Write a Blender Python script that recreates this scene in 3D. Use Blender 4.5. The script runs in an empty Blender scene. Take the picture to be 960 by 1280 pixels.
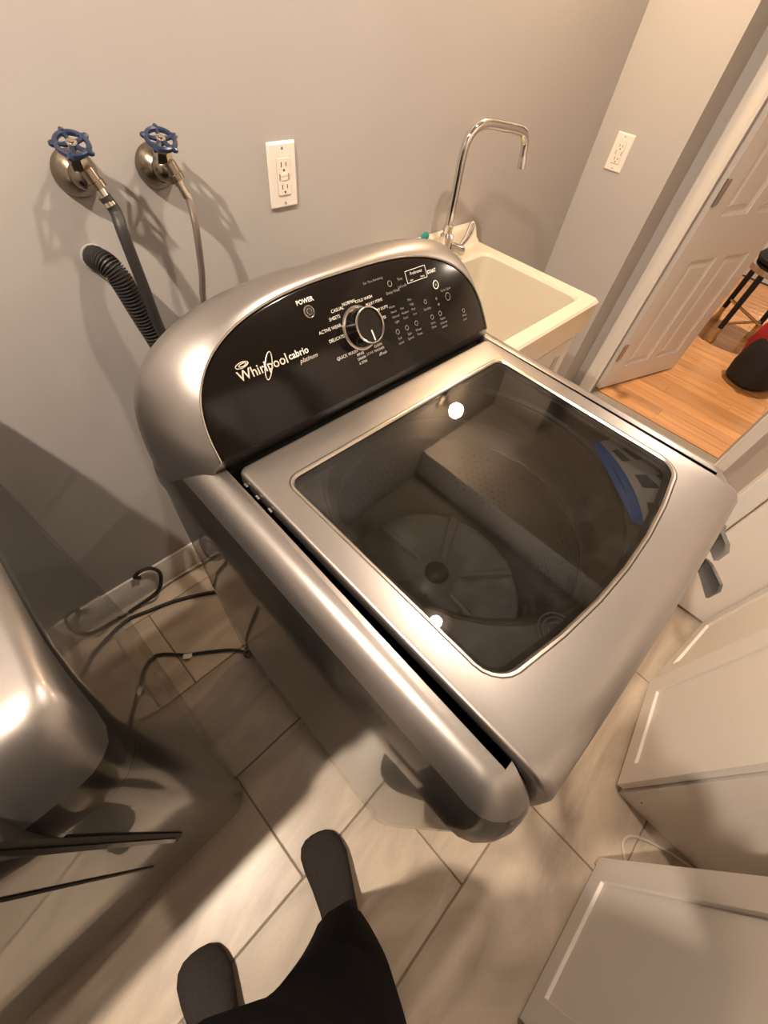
import bpy, bmesh, math, random
from mathutils import Vector, Matrix
random.seed(7)
PI = math.pi
S = bpy.context.scene
COL = S.collection

# ------------------------------------------------------------------ camera
CAMPOS = Vector((-0.09898, -0.94358, 1.40550))
RX = Vector((0.707077, -0.699390, 0.104380))
RD = Vector((-0.517464, -0.612356, -0.597705))
RF = Vector((0.481947, 0.368611, -0.794892))
cd = bpy.data.cameras.new('camera')
cam = bpy.data.objects.new('camera', cd)
COL.objects.link(cam)
M = Matrix((RX, -RD, -RF)).transposed().to_4x4()
M.translation = CAMPOS
cam.matrix_world = M
cd.sensor_fit = 'VERTICAL'
cd.sensor_height = 36.0
cd.lens = 523.54 / 1280 * 36.0
cd.clip_start = 0.02
S.camera = cam
# ------------------------------------------------------------------ world and exposure
wd = bpy.data.worlds.new('world')
S.world = wd
wd.use_nodes = True
wd.node_tree.nodes['Background'].inputs[0].default_value = (0.9, 0.75, 0.6, 1)
wd.node_tree.nodes['Background'].inputs[1].default_value = 0.05
S.view_settings.view_transform = 'Standard'
S.view_settings.look = 'None'
S.view_settings.gamma = 1.0
S.view_settings.use_curve_mapping = False
S.view_settings.exposure = 0.0
LAMP_A = (0.77, -0.70, 2.393)     # recessed ceiling light over the washer
LAMP_B = (-0.665, -0.62, 2.393)   # recessed ceiling light over the dryer
LAMP_C = (1.46, -0.095, 1.87)     # wall bulb over the sink
LAMP_H = (3.7, -0.9, 2.25)        # bulb in the next room
EM_A, EM_B, EM_C, EM_H = 2500.0, 6700.0, 520.0, 8600.0
WARM = (1.0, 0.83, 0.66)

# ------------------------------------------------------------------ helpers
def tag(o, label=None, cat=None, group=None, kind=None):
    if label: o['label'] = label
    if cat: o['category'] = cat
    if group: o['group'] = group
    if kind: o['kind'] = kind
    return o

def empty(name, loc=(0, 0, 0), rz=0.0, parent=None):
    o = bpy.data.objects.new(name, None)
    o.empty_display_size = 0.05
    COL.objects.link(o)
    o.location = loc
    o.rotation_euler = (0, 0, rz)
    if parent: o.parent = parent
    return o

def catmull(pts, k=6):
    P = [Vector(p) for p in pts]
    P = [P[0] * 2 - P[1]] + P + [P[-1] * 2 - P[-2]]
    out = []
    for i in range(1, len(P) - 2):
        a, b, c, d = P[i - 1:i + 3]
        for j in range(k):
            t = j / k
            out.append(0.5 * ((2 * b) + (c - a) * t + (2 * a - 5 * b + 4 * c - d) * t * t + (3 * b - a - 3 * c + d) * t ** 3))
    out.append(P[-2])
    return out

def rrect(x0, x1, y0, y1, z, r, n=5, side=6, bow=0.0):
    """closed outline; r = radii (back-left, back-right, front-right, front-left); back is +y"""
    if not isinstance(r, (tuple, list)): r = (r,) * 4
    cs = [((x0 + r[0], y1 - r[0]), r[0], PI), ((x1 - r[1], y1 - r[1]), r[1], PI / 2),
          ((x1 - r[2], y0 + r[2]), r[2], 0.0), ((x0 + r[3], y0 + r[3]), r[3], -PI / 2)]
    pts = []
    for (c, rr, a0) in cs:
        pts.append([(c[0] + rr * math.cos(a0 - PI / 2 * k / n), c[1] + rr * math.sin(a0 - PI / 2 * k / n)) for k in range(n + 1)])
    out = []
    for q in range(4):
        out += pts[q]
        a, b = pts[q][-1], pts[(q + 1) % 4][0]
        for k in range(1, side):
            t = k / side
            out.append((a[0] + (b[0] - a[0]) * t, a[1] + (b[1] - a[1]) * t))
    cx, hw, ym = (x0 + x1) / 2, (x1 - x0) / 2, (y0 + y1) / 2
    res = []
    for (x, y) in out:
        if bow and y < ym: y -= bow * (1 - ((x - cx) / hw) ** 2)
        zz = z(x, y) if callable(z) else z
        res.append(Vector((x, y, zz)))
    return res

class MB:
    def __init__(s): s.v = []; s.f = []
    def add(s, vs, fs, m=None):
        b = len(s.v)
        s.v += [(m @ Vector(v)) if m else Vector(v) for v in vs]
        s.f += [tuple(i + b for i in f) for f in fs]
        return s
    def box(s, x0, x1, y0, y1, z0, z1, m=None, bev=0.0):
        if bev > 0:
            b = min(bev, (x1 - x0) / 2.01, (y1 - y0) / 2.01, (z1 - z0) / 2.01)
            secs = [rrect(x0 + b, x1 - b, y0 + b, y1 - b, z0, 1e-5, 1, 1), rrect(x0, x1, y0, y1, z0 + b, b, 1, 1),
                    rrect(x0, x1, y0, y1, z1 - b, b, 1, 1), rrect(x0 + b, x1 - b, y0 + b, y1 - b, z1, 1e-5, 1, 1)]
            return s.loft(secs, m=m)
        vs = [(x, y, z) for z in (z0, z1) for y in (y0, y1) for x in (x0, x1)]
        fs = [(0, 2, 3, 1), (4, 5, 7, 6), (0, 1, 5, 4), (2, 6, 7, 3), (0, 4, 6, 2), (1, 3, 7, 5)]
        return s.add(vs, fs, m)
    def loft(s, secs, cap0=True, cap1=True, ring=True, wrap=False, m=None):
        n = len(secs[0]); vs = [p for sec in secs for p in sec]; fs = []
        K = len(secs)
        for a in range(K if wrap else K - 1):
            b = (a + 1) % K
            for i in range(n if ring else n - 1):
                j = (i + 1) % n
                fs.append((a * n + i, a * n + j, b * n + j, b * n + i))
        if cap0 and not wrap: fs.append(tuple(range(n))[::-1])
        if cap1 and not wrap: fs.append(tuple((K - 1) * n + i for i in range(n)))
        return s.add(vs, fs, m)
    def tube(s, path, r, n=10, m=None, cap=True):
        P = [Vector(p) for p in path]; K = len(P)
        T = [(P[min(i + 1, K - 1)] - P[max(i - 1, 0)]).normalized() for i in range(K)]
        up = Vector((0, 0, 1)) if abs(T[0].z) < 0.9 else Vector((1, 0, 0))
        u = T[0].cross(up).normalized(); secs = []
        for i in range(K):
            u = (u - T[i] * u.dot(T[i])).normalized(); w = T[i].cross(u)
            rr = r[i] if isinstance(r, (list, tuple)) else r
            secs.append([P[i] + (u * math.cos(2 * PI * k / n) + w * math.sin(2 * PI * k / n)) * rr for k in range(n)])
        return s.loft(secs, cap, cap, m=m)
    def lathe(s, prof, n=24, m=None, cap0=True, cap1=True):
        secs = [[Vector((r * math.cos(2 * PI * k / n), r * math.sin(2 * PI * k / n), z)) for k in range(n)] for (r, z) in prof]
        return s.loft(secs, cap0, cap1, m=m)
    def torus(s, R, r, n=28, k=8, m=None):
        secs = []
        for i in range(n):
            a = 2 * PI * i / n
            secs.append([Vector(((R + r * math.cos(2 * PI * j / k)) * math.cos(a), (R + r * math.cos(2 * PI * j / k)) * math.sin(a), r * math.sin(2 * PI * j / k))) for j in range(k)])
        return s.loft(secs, wrap=True, m=m)
    def ball(s, c, rad, n=12, k=8):
        c = Vector(c); rx, ry, rz = rad if isinstance(rad, (tuple, list)) else (rad,) * 3
        prof = [(math.sin(PI * i / k), -math.cos(PI * i / k)) for i in range(k + 1)]
        prof[0] = (0.02, -1); prof[-1] = (0.02, 1)
        m = Matrix.Translation(c) @ Matrix.Diagonal((rx, ry, rz, 1))
        return s.lathe(prof, n, m)
    def mesh(s, name, ang=35):
        me = bpy.data.meshes.new(name)
        me.from_pydata([tuple(v) for v in s.v], [], s.f)
        bm = bmesh.new(); bm.from_mesh(me)
        bmesh.ops.recalc_face_normals(bm, faces=bm.faces)
        bm.to_mesh(me); bm.free()
        me.polygons.foreach_set('use_smooth', [True] * len(me.polygons))
        me.set_sharp_from_angle(angle=math.radians(ang))
        return me
    def build(s, name, mat, parent=None, loc=None, ang=35):
        me = s.mesh(name, ang)
        me.materials.append(mat)
        o = bpy.data.objects.new(name, me)
        COL.objects.link(o)
        if parent: o.parent = parent
        if loc: o.location = loc
        return o

def frame_m(o, u, v, n=None):
    """matrix whose local x = u, y = v, z = u x v, at o"""
    u = Vector(u).normalized(); w = u.cross(Vector(v)).normalized(); v = w.cross(u)
    m = Matrix((u, v, w)).transposed().to_4x4(); m.translation = Vector(o)
    return m

def dirm(o, z):
    z = Vector(z).normalized(); up = Vector((1, 0, 0)) if abs(z.x) < 0.9 else Vector((0, 1, 0))
    y = z.cross(up).normalized(); x = y.cross(z)
    m = Matrix((x, y, z)).transposed().to_4x4(); m.translation = Vector(o)
    return m

def copy_obj(o, parent=None):
    c = o.copy(); COL.objects.link(c); c.parent = parent
    return c

def copy_tree(o, parent=None):
    c = copy_obj(o, parent)
    for ch in list(o.children): copy_tree(ch, c)
    return c

_font = {}
def text_mb(mb, s, size, m, ax='CENTER', shear=0.0, bold=0.0):
    cu = bpy.data.curves.new('t', 'FONT'); cu.body = s; cu.size = size
    cu.align_x = ax; cu.align_y = 'CENTER'; cu.resolution_u = 2; cu.shear = shear; cu.offset = bold
    ob = bpy.data.objects.new('t', cu); COL.objects.link(ob)
    dg = bpy.context.evaluated_depsgraph_get()
    me = bpy.data.meshes.new_from_object(ob.evaluated_get(dg))
    mb.add([v.co.copy() for v in me.vertices], [tuple(p.vertices) for p in me.polygons], m)
    bpy.data.objects.remove(ob); bpy.data.curves.remove(cu); bpy.data.meshes.remove(me)

# ------------------------------------------------------------------ materials
def mat(name, col, rough=0.5, metal=0.0, coat=0.0, coat_rough=0.03, var=0.06, scale=12.0, bump=0.0, bscale=None,
        spec=0.5, trans=0.0, rvar=0.0, alpha=1.0, subs=0.0):
    m = bpy.data.materials.new(name); m.use_nodes = True
    nt = m.node_tree; b = nt.nodes['Principled BSDF']
    tc = nt.nodes.new('ShaderNodeTexCoord')
    nz = nt.nodes.new('ShaderNodeTexNoise'); nz.inputs['Scale'].default_value = scale; nz.inputs['Detail'].default_value = 4
    nt.links.new(tc.outputs['Object'], nz.inputs['Vector'])
    mx = nt.nodes.new('ShaderNodeMix'); mx.data_type = 'RGBA'
    mx.inputs[6].default_value = tuple(c * (1 - var) for c in col) + (1,)
    mx.inputs[7].default_value = tuple(min(1, c * (1 + var)) for c in col) + (1,)
    nt.links.new(nz.outputs['Fac'], mx.inputs[0])
    nt.links.new(mx.outputs[2], b.inputs['Base Color'])
    b.inputs['Roughness'].default_value = rough
    b.inputs['Metallic'].default_value = metal
    b.inputs['Coat Weight'].default_value = coat
    b.inputs['Coat Roughness'].default_value = coat_rough
    b.inputs['Specular IOR Level'].default_value = spec
    if rvar:
        mr = nt.nodes.new('ShaderNodeMapRange')
        mr.inputs['To Min'].default_value = max(0, rough - rvar); mr.inputs['To Max'].default_value = rough + rvar
        nt.links.new(nz.outputs['Fac'], mr.inputs['Value']); nt.links.new(mr.outputs[0], b.inputs['Roughness'])
    if bump:
        n2 = nt.nodes.new('ShaderNodeTexNoise'); n2.inputs['Scale'].default_value = bscale or scale * 6; n2.inputs['Detail'].default_value = 3
        nt.links.new(tc.outputs['Object'], n2.inputs['Vector'])
        bp = nt.nodes.new('ShaderNodeBump'); bp.inputs['Strength'].default_value = bump; bp.inputs['Distance'].default_value = 0.002
        nt.links.new(n2.outputs['Fac'], bp.inputs['Height']); nt.links.new(bp.outputs[0], b.inputs['Normal'])
    return m

def emit(name, col, st):
    m = bpy.data.materials.new(name); m.use_nodes = True
    nt = m.node_tree; b = nt.nodes['Principled BSDF']
    b.inputs['Base Color'].default_value = (0.9, 0.85, 0.75, 1)
    b.inputs['Emission Color'].default_value = tuple(col) + (1,)
    b.inputs['Emission Strength'].default_value = st
    return m

def tile_mat():
    m = bpy.data.materials.new('tile'); m.use_nodes = True
    nt = m.node_tree; b = nt.nodes['Principled BSDF']; N = nt.nodes.new; L = nt.links.new
    tc = N('ShaderNodeTexCoord'); oi = N('ShaderNodeObjectInfo')
    vm = N('ShaderNodeVectorMath'); vm.operation = 'SCALE'; vm.inputs[3].default_value = 37.0
    cx = N('ShaderNodeCombineXYZ'); L(oi.outputs['Random'], cx.inputs[0]); L(oi.outputs['Random'], cx.inputs[1])
    L(cx.outputs[0], vm.inputs[0])
    mp = N('ShaderNodeMapping'); mp.inputs['Scale'].default_value = (2.0, 6.0, 1.0); mp.inputs['Rotation'].default_value = (0, 0, 0.35)
    L(tc.outputs['Object'], mp.inputs[0])
    ad = N('ShaderNodeVectorMath'); L(mp.outputs[0], ad.inputs[0]); L(vm.outputs[0], ad.inputs[1])
    n1 = N('ShaderNodeTexNoise'); n1.inputs['Scale'].default_value = 1.4; n1.inputs['Detail'].default_value = 6; n1.inputs['Distortion'].default_value = 1.2
    L(ad.outputs[0], n1.inputs['Vector'])
    cr = N('ShaderNodeValToRGB'); e = cr.color_ramp.elements
    e[0].position = 0.26; e[0].color = (0.40, 0.315, 0.24, 1)
    e[1].position = 0.62; e[1].color = (0.66, 0.555, 0.44, 1)
    x = cr.color_ramp.elements.new(0.44); x.color = (0.52, 0.43, 0.34, 1)
    L(n1.outputs['Fac'], cr.inputs[0])
    n2 = N('ShaderNodeTexNoise'); n2.inputs['Scale'].default_value = 40; L(ad.outputs[0], n2.inputs['Vector'])
    mx = N('ShaderNodeMix'); mx.data_type = 'RGBA'; mx.blend_type = 'MULTIPLY'; mx.inputs[0].default_value = 0.18
    L(cr.outputs[0], mx.inputs[6]); L(n2.outputs['Color'], mx.inputs[7])
    L(mx.outputs[2], b.inputs['Base Color'])
    b.inputs['Roughness'].default_value = 0.33
    return m

def wood_mat():
    m = bpy.data.materials.new('maple_floor'); m.use_nodes = True
    nt = m.node_tree; b = nt.nodes['Principled BSDF']; N = nt.nodes.new; L = nt.links.new
    tc = N('ShaderNodeTexCoord'); oi = N('ShaderNodeObjectInfo')
    mp = N('ShaderNodeMapping'); mp.inputs['Scale'].default_value = (30, 2.0, 1)
    L(tc.outputs['Object'], mp.inputs[0])
    ad = N('ShaderNodeVectorMath'); L(mp.outputs[0], ad.inputs[0])
    cx = N('ShaderNodeCombineXYZ'); mu = N('ShaderNodeMath'); mu.operation = 'MULTIPLY'; mu.inputs[1].default_value = 50
    L(oi.outputs['Random'], mu.inputs[0]); L(mu.outputs[0], cx.inputs[1]); L(cx.outputs[0], ad.inputs[1])
    n1 = N('ShaderNodeTexNoise'); n1.inputs['Scale'].default_value = 1.0; n1.inputs['Detail'].default_value = 5
    L(ad.outputs[0], n1.inputs['Vector'])
    cr = N('ShaderNodeValToRGB'); e = cr.color_ramp.elements
    e[0].position = 0.25; e[0].color = (0.40, 0.17, 0.055, 1); e[1].position = 0.75; e[1].color = (0.62, 0.31, 0.12, 1)
    L(n1.outputs['Fac'], cr.inputs[0])
    hs = N('ShaderNodeHueSaturation')
    mr = N('ShaderNodeMapRange'); mr.inputs['To Min'].default_value = 0.82; mr.inputs['To Max'].default_value = 1.15
    L(oi.outputs['Random'], mr.inputs['Value']); L(mr.outputs[0], hs.inputs['Value']); L(cr.outputs[0], hs.inputs['Color'])
    L(hs.outputs[0], b.inputs['Base Color'])
    b.inputs['Roughness'].default_value = 0.28; b.inputs['Coat Weight'].default_value = 0.3; b.inputs['Coat Roughness'].default_value = 0.12
    return m

def glass_mat(name, tint, ior=1.5):
    m = bpy.data.materials.new(name); m.use_nodes = True
    nt = m.node_tree; N = nt.nodes.new; L = nt.links.new
    nt.nodes.remove(nt.nodes['Principled BSDF']); out = nt.nodes['Material Output']
    tr = N('ShaderNodeBsdfTransparent'); tr.inputs[0].default_value = tuple(tint) + (1,)
    gl = N('ShaderNodeBsdfGlossy'); gl.inputs['Roughness'].default_value = 0.01
    lw = N('ShaderNodeLayerWeight'); lw.inputs[0].default_value = 0.5
    pw = N('ShaderNodeMath'); pw.operation = 'POWER'; pw.inputs[1].default_value = 5.0; L(lw.outputs['Facing'], pw.inputs[0])
    fr = N('ShaderNodeMath'); fr.operation = 'MULTIPLY_ADD'; fr.inputs[1].default_value = 0.955; fr.inputs[2].default_value = 0.05; L(pw.outputs[0], fr.inputs[0])
    mx = N('ShaderNodeMixShader'); L(fr.outputs[0], mx.inputs[0]); L(tr.outputs[0], mx.inputs[1]); L(gl.outputs[0], mx.inputs[2])
    # faint dusty smears on the glass
    tc = N('ShaderNodeTexCoord'); nz = N('ShaderNodeTexNoise'); nz.inputs['Scale'].default_value = 9; nz.inputs['Detail'].default_value = 8; nz.inputs['Roughness'].default_value = 0.75
    L(tc.outputs['Object'], nz.inputs['Vector'])
    mr = N('ShaderNodeMapRange'); mr.inputs['From Min'].default_value = 0.5; mr.inputs['From Max'].default_value = 0.8
    mr.inputs['To Min'].default_value = 0.0; mr.inputs['To Max'].default_value = 0.035; L(nz.outputs['Fac'], mr.inputs['Value'])
    df = N('ShaderNodeBsdfDiffuse'); df.inputs[0].default_value = (0.6, 0.6, 0.6, 1)
    m2 = N('ShaderNodeMixShader'); L(mr.outputs[0], m2.inputs[0]); L(mx.outputs[0], m2.inputs[1]); L(df.outputs[0], m2.inputs[2])
    L(m2.outputs[0], out.inputs[0])
    return m

PAINT = (0.285, 0.261, 0.247)
MT = dict(
    wall=mat('wall_paint', (0.420, 0.396, 0.382), 0.65, var=0.02, scale=3, bump=0.06, bscale=250),
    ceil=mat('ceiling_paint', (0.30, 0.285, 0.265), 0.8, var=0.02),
    white=mat('white_trim', (0.72, 0.68, 0.64), 0.35, var=0.02, scale=4),
    cabinet=mat('cabinet_white', (0.80, 0.74, 0.685), 0.5, var=0.02, scale=4, bump=0.05, bscale=300),
    plate=mat('white_plastic', (0.80, 0.74, 0.68), 0.3, var=0.02),
    slot=mat('slot_dark', (0.03, 0.025, 0.02), 0.6),
    grout=mat('grout', (0.27, 0.22, 0.17), 0.9, var=0.15, scale=30),
    tile=tile_mat(), wood=wood_mat(),
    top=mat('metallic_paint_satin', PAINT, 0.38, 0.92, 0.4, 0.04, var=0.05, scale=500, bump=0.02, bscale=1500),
    side=mat('metallic_paint_shaded', (0.022, 0.019, 0.017), 0.28, 0.30, 0.75, 0.012, var=0.04, scale=300, bump=0.05, bscale=9),  # gloss copy of the same paint, base darkened for shaded sides and flanks
    silver=mat('silver_trim', (0.46, 0.42, 0.38), 0.25, 1.0, 0.2, var=0.03),
    chrome=mat('chrome', (0.72, 0.70, 0.68), 0.08, 1.0, var=0.03),
    brass=mat('aged_brass', (0.25, 0.21, 0.165), 0.27, 1.0, var=0.15, scale=60),
    nickel=mat('nickel_fitting', (0.55, 0.50, 0.42), 0.25, 1.0, var=0.1, scale=80),
    blue=mat('blue_enamel', (0.006, 0.016, 0.055), 0.3, 0.0, 0.6, 0.1, var=0.2, scale=60),
    blackgloss=mat('black_gloss_panel', (0.007, 0.005, 0.004), 0.14, 0.0, 0.0, 0.03, spec=0.22, var=0.2, scale=20),
    black=mat('black_plastic', (0.012, 0.011, 0.010), 0.35, var=0.2, scale=30),
    rubber=mat('black_rubber', (0.022, 0.020, 0.019), 0.5, var=0.2, scale=40),
    braid=mat('steel_braid', (0.42, 0.36, 0.33), 0.35, 0.9, var=0.35, scale=900, bump=0.5, bscale=900),
    brand=mat('brand_silver', (0.62, 0.58, 0.50), 0.35, 0.4, var=0.03),
    print=mat('print_white', (0.75, 0.72, 0.67), 0.5, var=0.02),
    printdim=mat('print_grey', (0.24, 0.23, 0.215), 0.5, var=0.02),
    glass=glass_mat('tinted_lid_glass', (0.565, 0.555, 0.54)),
    clear=glass_mat('clear_glass', (0.85, 0.85, 0.85)),
    steel=mat('brushed_stainless', (0.26, 0.245, 0.23), 0.30, 1.0, var=0.12, scale=20),
    deck=mat('grey_tub_plastic', (0.12, 0.12, 0.118), 0.4, var=0.08, scale=10),
    ring=mat('tub_ring_plastic', (0.09, 0.075, 0.06), 0.3, var=0.08),
    impel=mat('impeller_plastic', (0.22, 0.23, 0.24), 0.35, var=0.12, scale=25),
    stick=mat('sticker_paper', (0.55, 0.56, 0.57), 0.5, var=0.03),
    stickblue=mat('sticker_blue', (0.02, 0.14, 0.55), 0.4, var=0.05),
    stickgrey=mat('sticker_grey', (0.07, 0.09, 0.13), 0.5, var=0.05),
    cream=mat('cream_sink', (0.60, 0.54, 0.435), 0.22, 0.0, 0.3, 0.1, var=0.02, scale=5),
    teal=mat('teal_sponge', (0.01, 0.22, 0.19), 0.7, var=0.25, scale=120, bump=0.5, bscale=400),
    sock=mat('charcoal_sock', (0.040, 0.034, 0.031), 0.95, var=0.3, scale=160, bump=0.9, bscale=420, spec=0.1),
    pants=mat('black_fabric', (0.003, 0.0025, 0.003), 0.95, var=0.3, scale=40, bump=0.3, bscale=300, spec=0.1),
    skin=mat('skin', (0.50, 0.30, 0.22), 0.5, var=0.08),
    hair=mat('hair', (0.03, 0.02, 0.015), 0.6, var=0.3, scale=80),
    strap=mat('grey_strap', (0.13, 0.115, 0.108), 0.75, var=0.1, scale=60),
    red=mat('red_fabric', (0.30, 0.008, 0.012), 0.7, var=0.15, scale=50),
    bagblack=mat('bag_black', (0.010, 0.008, 0.009), 0.75, var=0.2, scale=60, bump=0.4, bscale=300),
    gold=mat('brass_tip', (0.60, 0.42, 0.20), 0.3, 0.9, var=0.1, scale=40),
    cord=mat('white_cord', (0.62, 0.55, 0.46), 0.5, var=0.05),
    greycord=mat('grey_cord', (0.16, 0.14, 0.12), 0.5, var=0.1),
    hinge=mat('hinge_nickel', (0.42, 0.37, 0.33), 0.35, 0.9, var=0.1),
    hallwall=mat('hall_wall_paint', (0.60, 0.52, 0.44), 0.7, var=0.02),
    dark=mat('seam_dark', (0.010, 0.009, 0.008), 0.6),
)

# ================================================================== STRUCTURE
ZC = 2.40
XL, YN = -1.75, -2.16      # left wall, near wall
XR, XD = 2.09, 2.30        # right wall face, door wall face
def struct(name, mb, m, parent=None, kind='structure'):
    o = mb.build(name, m, parent)
    if not parent: o['kind'] = kind
    return o

# floor with separate tiles
fl = struct('floor', MB().box(XL, XD + 0.06, YN, 0.0, -0.05, -0.003), MT['grout'])
TW, TD, G = 0.600, 0.297, 0.004
tmesh = {}
for r in range(-4, 4):
    y1 = -0.680 - TD * r; y0 = y1 - TD
    if r == -3: y1 = -0.003
    if y1 > 0.01: continue
    ofs = (-0.21 + 0.275 * r) % TW
    for c in range(-5, 6):
        x0 = ofs + c * TW; x1 = x0 + TW
        a0, a1 = max(x0, XL + 0.005), min(x1, XD - 0.002)
        b0, b1 = max(y0, YN + 0.005), min(y1, -0.003)
        if a1 - a0 < 0.03 or b1 - b0 < 0.03: continue
        w, d = round(a1 - a0 - G, 3), round(b1 - b0 - G, 3)
        if (w, d) not in tmesh:
            me = MB().box(-w / 2, w / 2, -d / 2, d / 2, -0.008, 0, bev=0.0015).mesh('tile'); me.materials.append(MT['tile']); tmesh[(w, d)] = me
        o = bpy.data.objects.new('tile', tmesh[(w, d)]); COL.objects.link(o); o.parent = fl
        o.location = ((a0 + a1) / 2, (b0 + b1) / 2, 0)

struct('wall_back', MB().box(XL - 0.1, XD + 0.05, 0.0, 0.1, 0, ZC), MT['wall'])
struct('wall_left', MB().box(XL - 0.1, XL, YN, 0, 0, ZC), MT['wall'])
struct('wall_near', MB().box(XL - 0.1, 1.31, YN - 0.1, YN, 0, ZC), MT['wall'])
struct('wall_right', MB().box(XR, XD, -0.335, -0.0005, 0, ZC), MT['wall'])
DY0, DY1, DH = -0.455, -1.190, 2.03     # door opening in the door wall
struct('wall_door', MB().box(XD, XD + 0.10, DY0 + 0.005, -0.0005, 0, ZC), MT['wall'])
struct('wall_door_header', MB().box(XD, XD + 0.10, DY1, DY0 + 0.005, DH, ZC), MT['wall'])
struct('wall_door_near', MB().box(XD, XD + 0.10, -2.6, DY1, 0, ZC), MT['wall'])
# block beside the wardrobes, with a flush white panel hung a little above the floor
struct('wall_closet', MB().box(1.345, XD - 0.0005, YN - 0.1, -1.245, 0, ZC), MT['wall'])
tr = MB().box(1.295, 1.345, -1.252, -1.197, 0, 2.1, bev=0.004)
struct('trim_1', tr, MT['white'])
dp = struct('door_2', MB().box(1.310, 1.343, -1.90, -1.259, 0.014, 2.05, bev=0.002), MT['cabinet'])
struct('ceiling', MB().box(XL - 0.1, XD + 0.1, YN - 0.1, 0.1, ZC, ZC + 0.05), MT['ceil'])
struct('ceiling_soffit', MB().box(1.40, XD - 0.0005, -1.20, -0.0005, 2.20, ZC - 0.001), MT['white'])
# baseboard along the back wall
bb = MB()
prof = [(0, 0.0), (-0.013, 0.0), (-0.013, 0.092), (-0.009, 0.100), (-0.006, 0.110), (0, 0.112)]
bb.loft([[Vector((x, y - 0.0005, z)) for (y, z) in prof] for x in (XL, 0.80)])
struct('baseboard_back', bb, MT['white'])
bb = MB(); prof = [(-0.003, 0), (-0.014, 0), (-0.014, 0.10), (-0.003, 0.11)]
bb.loft([[Vector((XR + xo, y, z)) for (xo, z) in prof] for y in (-0.02, -0.33)])
struct('baseboard_right', bb, MT['white'])
# door casings
for i, (a, b) in enumerate(((-0.380, DY0), (DY1 - 0.095, DY1))):
    c = MB()
    y0, y1 = min(a, b), max(a, b)
    p = [(y0, 0), (y0, -0.012), (y0 + 0.012, -0.018), (y0 + 0.03, -0.014), (y1 - 0.02, -0.014), (y1 - 0.006, -0.016), (y1, -0.010), (y1, 0)]
    c.loft([[Vector((XD - 0.0005 + xo, y, z)) for (y, xo) in p] for z in (0, DH + 0.08)])
    struct('trim_%d' % (2 + i), c, MT['white'])
c = MB().box(XD - 0.016, XD - 0.0005, DY1, DY0, DH, DH + 0.08, bev=0.003)
struct('trim_4', c, MT['white'])

# ---- the open door to the next room
DWID = 0.68
dd = Vector((0.952, -0.307, 0)).normalized()
door = empty('door_1', (XD + 0.058, -0.474, 0.0)); door['kind'] = 'structure'
door.rotation_euler = (0, 0, math.atan2(dd.y, dd.x))
panels = [(0.115, 0.315, 0.14, 0.70), (0.385, 0.585, 0.14, 0.70), (0.115, 0.315, 0.88, 1.55), (0.385, 0.585, 0.88, 1.55), (0.115, 0.315, 1.66, 1.87), (0.385, 0.585, 1.66, 1.87)]
d = MB()
xs = [0.0, 0.115, 0.315, 0.385, 0.585, DWID]; zs = [0.012, 0.14, 0.70, 0.88, 1.55, 1.66, 1.87, 2.02]
T = 0.034
for (i, (za, zb)) in enumerate(zip(zs[:-1], zs[1:])):
    if i % 2 == 0: MB().box(.115, .585, 0, T, za, zb).build('rail', MT['white'], door)
    else: MB().box(.315, .385, 0, T, za, zb).build('mullion', MT['white'], door)
for (xa, xb) in ((0, .115), (.585, DWID)): MB().box(xa, xb, 0, T, .012, 2.02).build('stile', MT['white'], door)
for (a, b, c0, c1) in panels:
    q = MB()
    def sec(i, y): return [Vector((a + i, y, c0 + i)), Vector((b - i, y, c0 + i)), Vector((b - i, y, c1 - i)), Vector((a + i, y, c1 - i))]
    q.loft([sec(-0.002, 0.004), sec(0.012, 0.012), sec(0.022, 0.012), sec(0.040, 0.003), sec(0.040, T - 0.003), sec(0.022, T - 0.012), sec(0.012, T - 0.012), sec(-0.002, T - 0.004)], False, False)
    q.add(sec(0.040, 0.003), [(0, 1, 2, 3)]); q.add(sec(0.040, T - 0.003), [(0, 1, 2, 3)])
    q.build('door_panel', MT['white'], door)
for zc in (0.245, 0.97, 1.78):
    h = MB().box(0.004, 0.034, -0.003, 0.001, zc - 0.045, zc + 0.045, bev=0.001)
    h.tube([(0.0, -0.006, zc - 0.047), (0.0, -0.006, zc + 0.047)], 0.0065, 10)
    h.build('hinge', MT['hinge'], door)
k = MB().lathe([(0.026, 0), (0.026, 0.006), (0.011, 0.01), (0.011, 0.035), (0.026, 0.045), (0.027, 0.06), (0.016, 0.068)], 20, dirm((DWID - 0.06, 0, 0.93), (0, -1, 0)))
k.build('door_knob', MT['hinge'], door)

# ---- the next room
HX1, HY0, HY1 = 5.2, -2.9, 1.2
hf = struct('floor_hall', MB().box(XD + 0.062, HX1, HY0, HY1, -0.05, -0.006), MT['dark'])
PWD = 0.082
i = 0; pm = {}
x = XD + 0.064
while x + PWD < HX1:
    y = HY0 + random.uniform(0, 0.9) - 0.9
    while y < HY1:
        ln = random.choice((0.7, 0.9, 1.1)); a, b = max(y, HY0), min(y + ln, HY1); y += ln
        L_ = round(b - a - 0.0015, 3)
        if L_ < 0.05: continue
        if L_ not in pm:
            me = MB().box(-PWD / 2 + .0008, PWD / 2 - .0008, -L_ / 2, L_ / 2, -0.006, 0, bev=0.0006).mesh('plank'); me.materials.append(MT['wood']); pm[L_] = me
        o = bpy.data.objects.new('plank', pm[L_]); COL.objects.link(o); o.parent = hf; o.location = (x + PWD / 2, (a + b) / 2, 0)
    x += PWD
struct('wall_hall_far', MB().box(HX1, HX1 + 0.1, HY0, HY1, 0, ZC), MT['hallwall'])
struct('wall_hall_back', MB().box(XD + 0.10, HX1 + 0.1, HY1, HY1 + 0.1, 0, ZC), MT['hallwall'])
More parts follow.
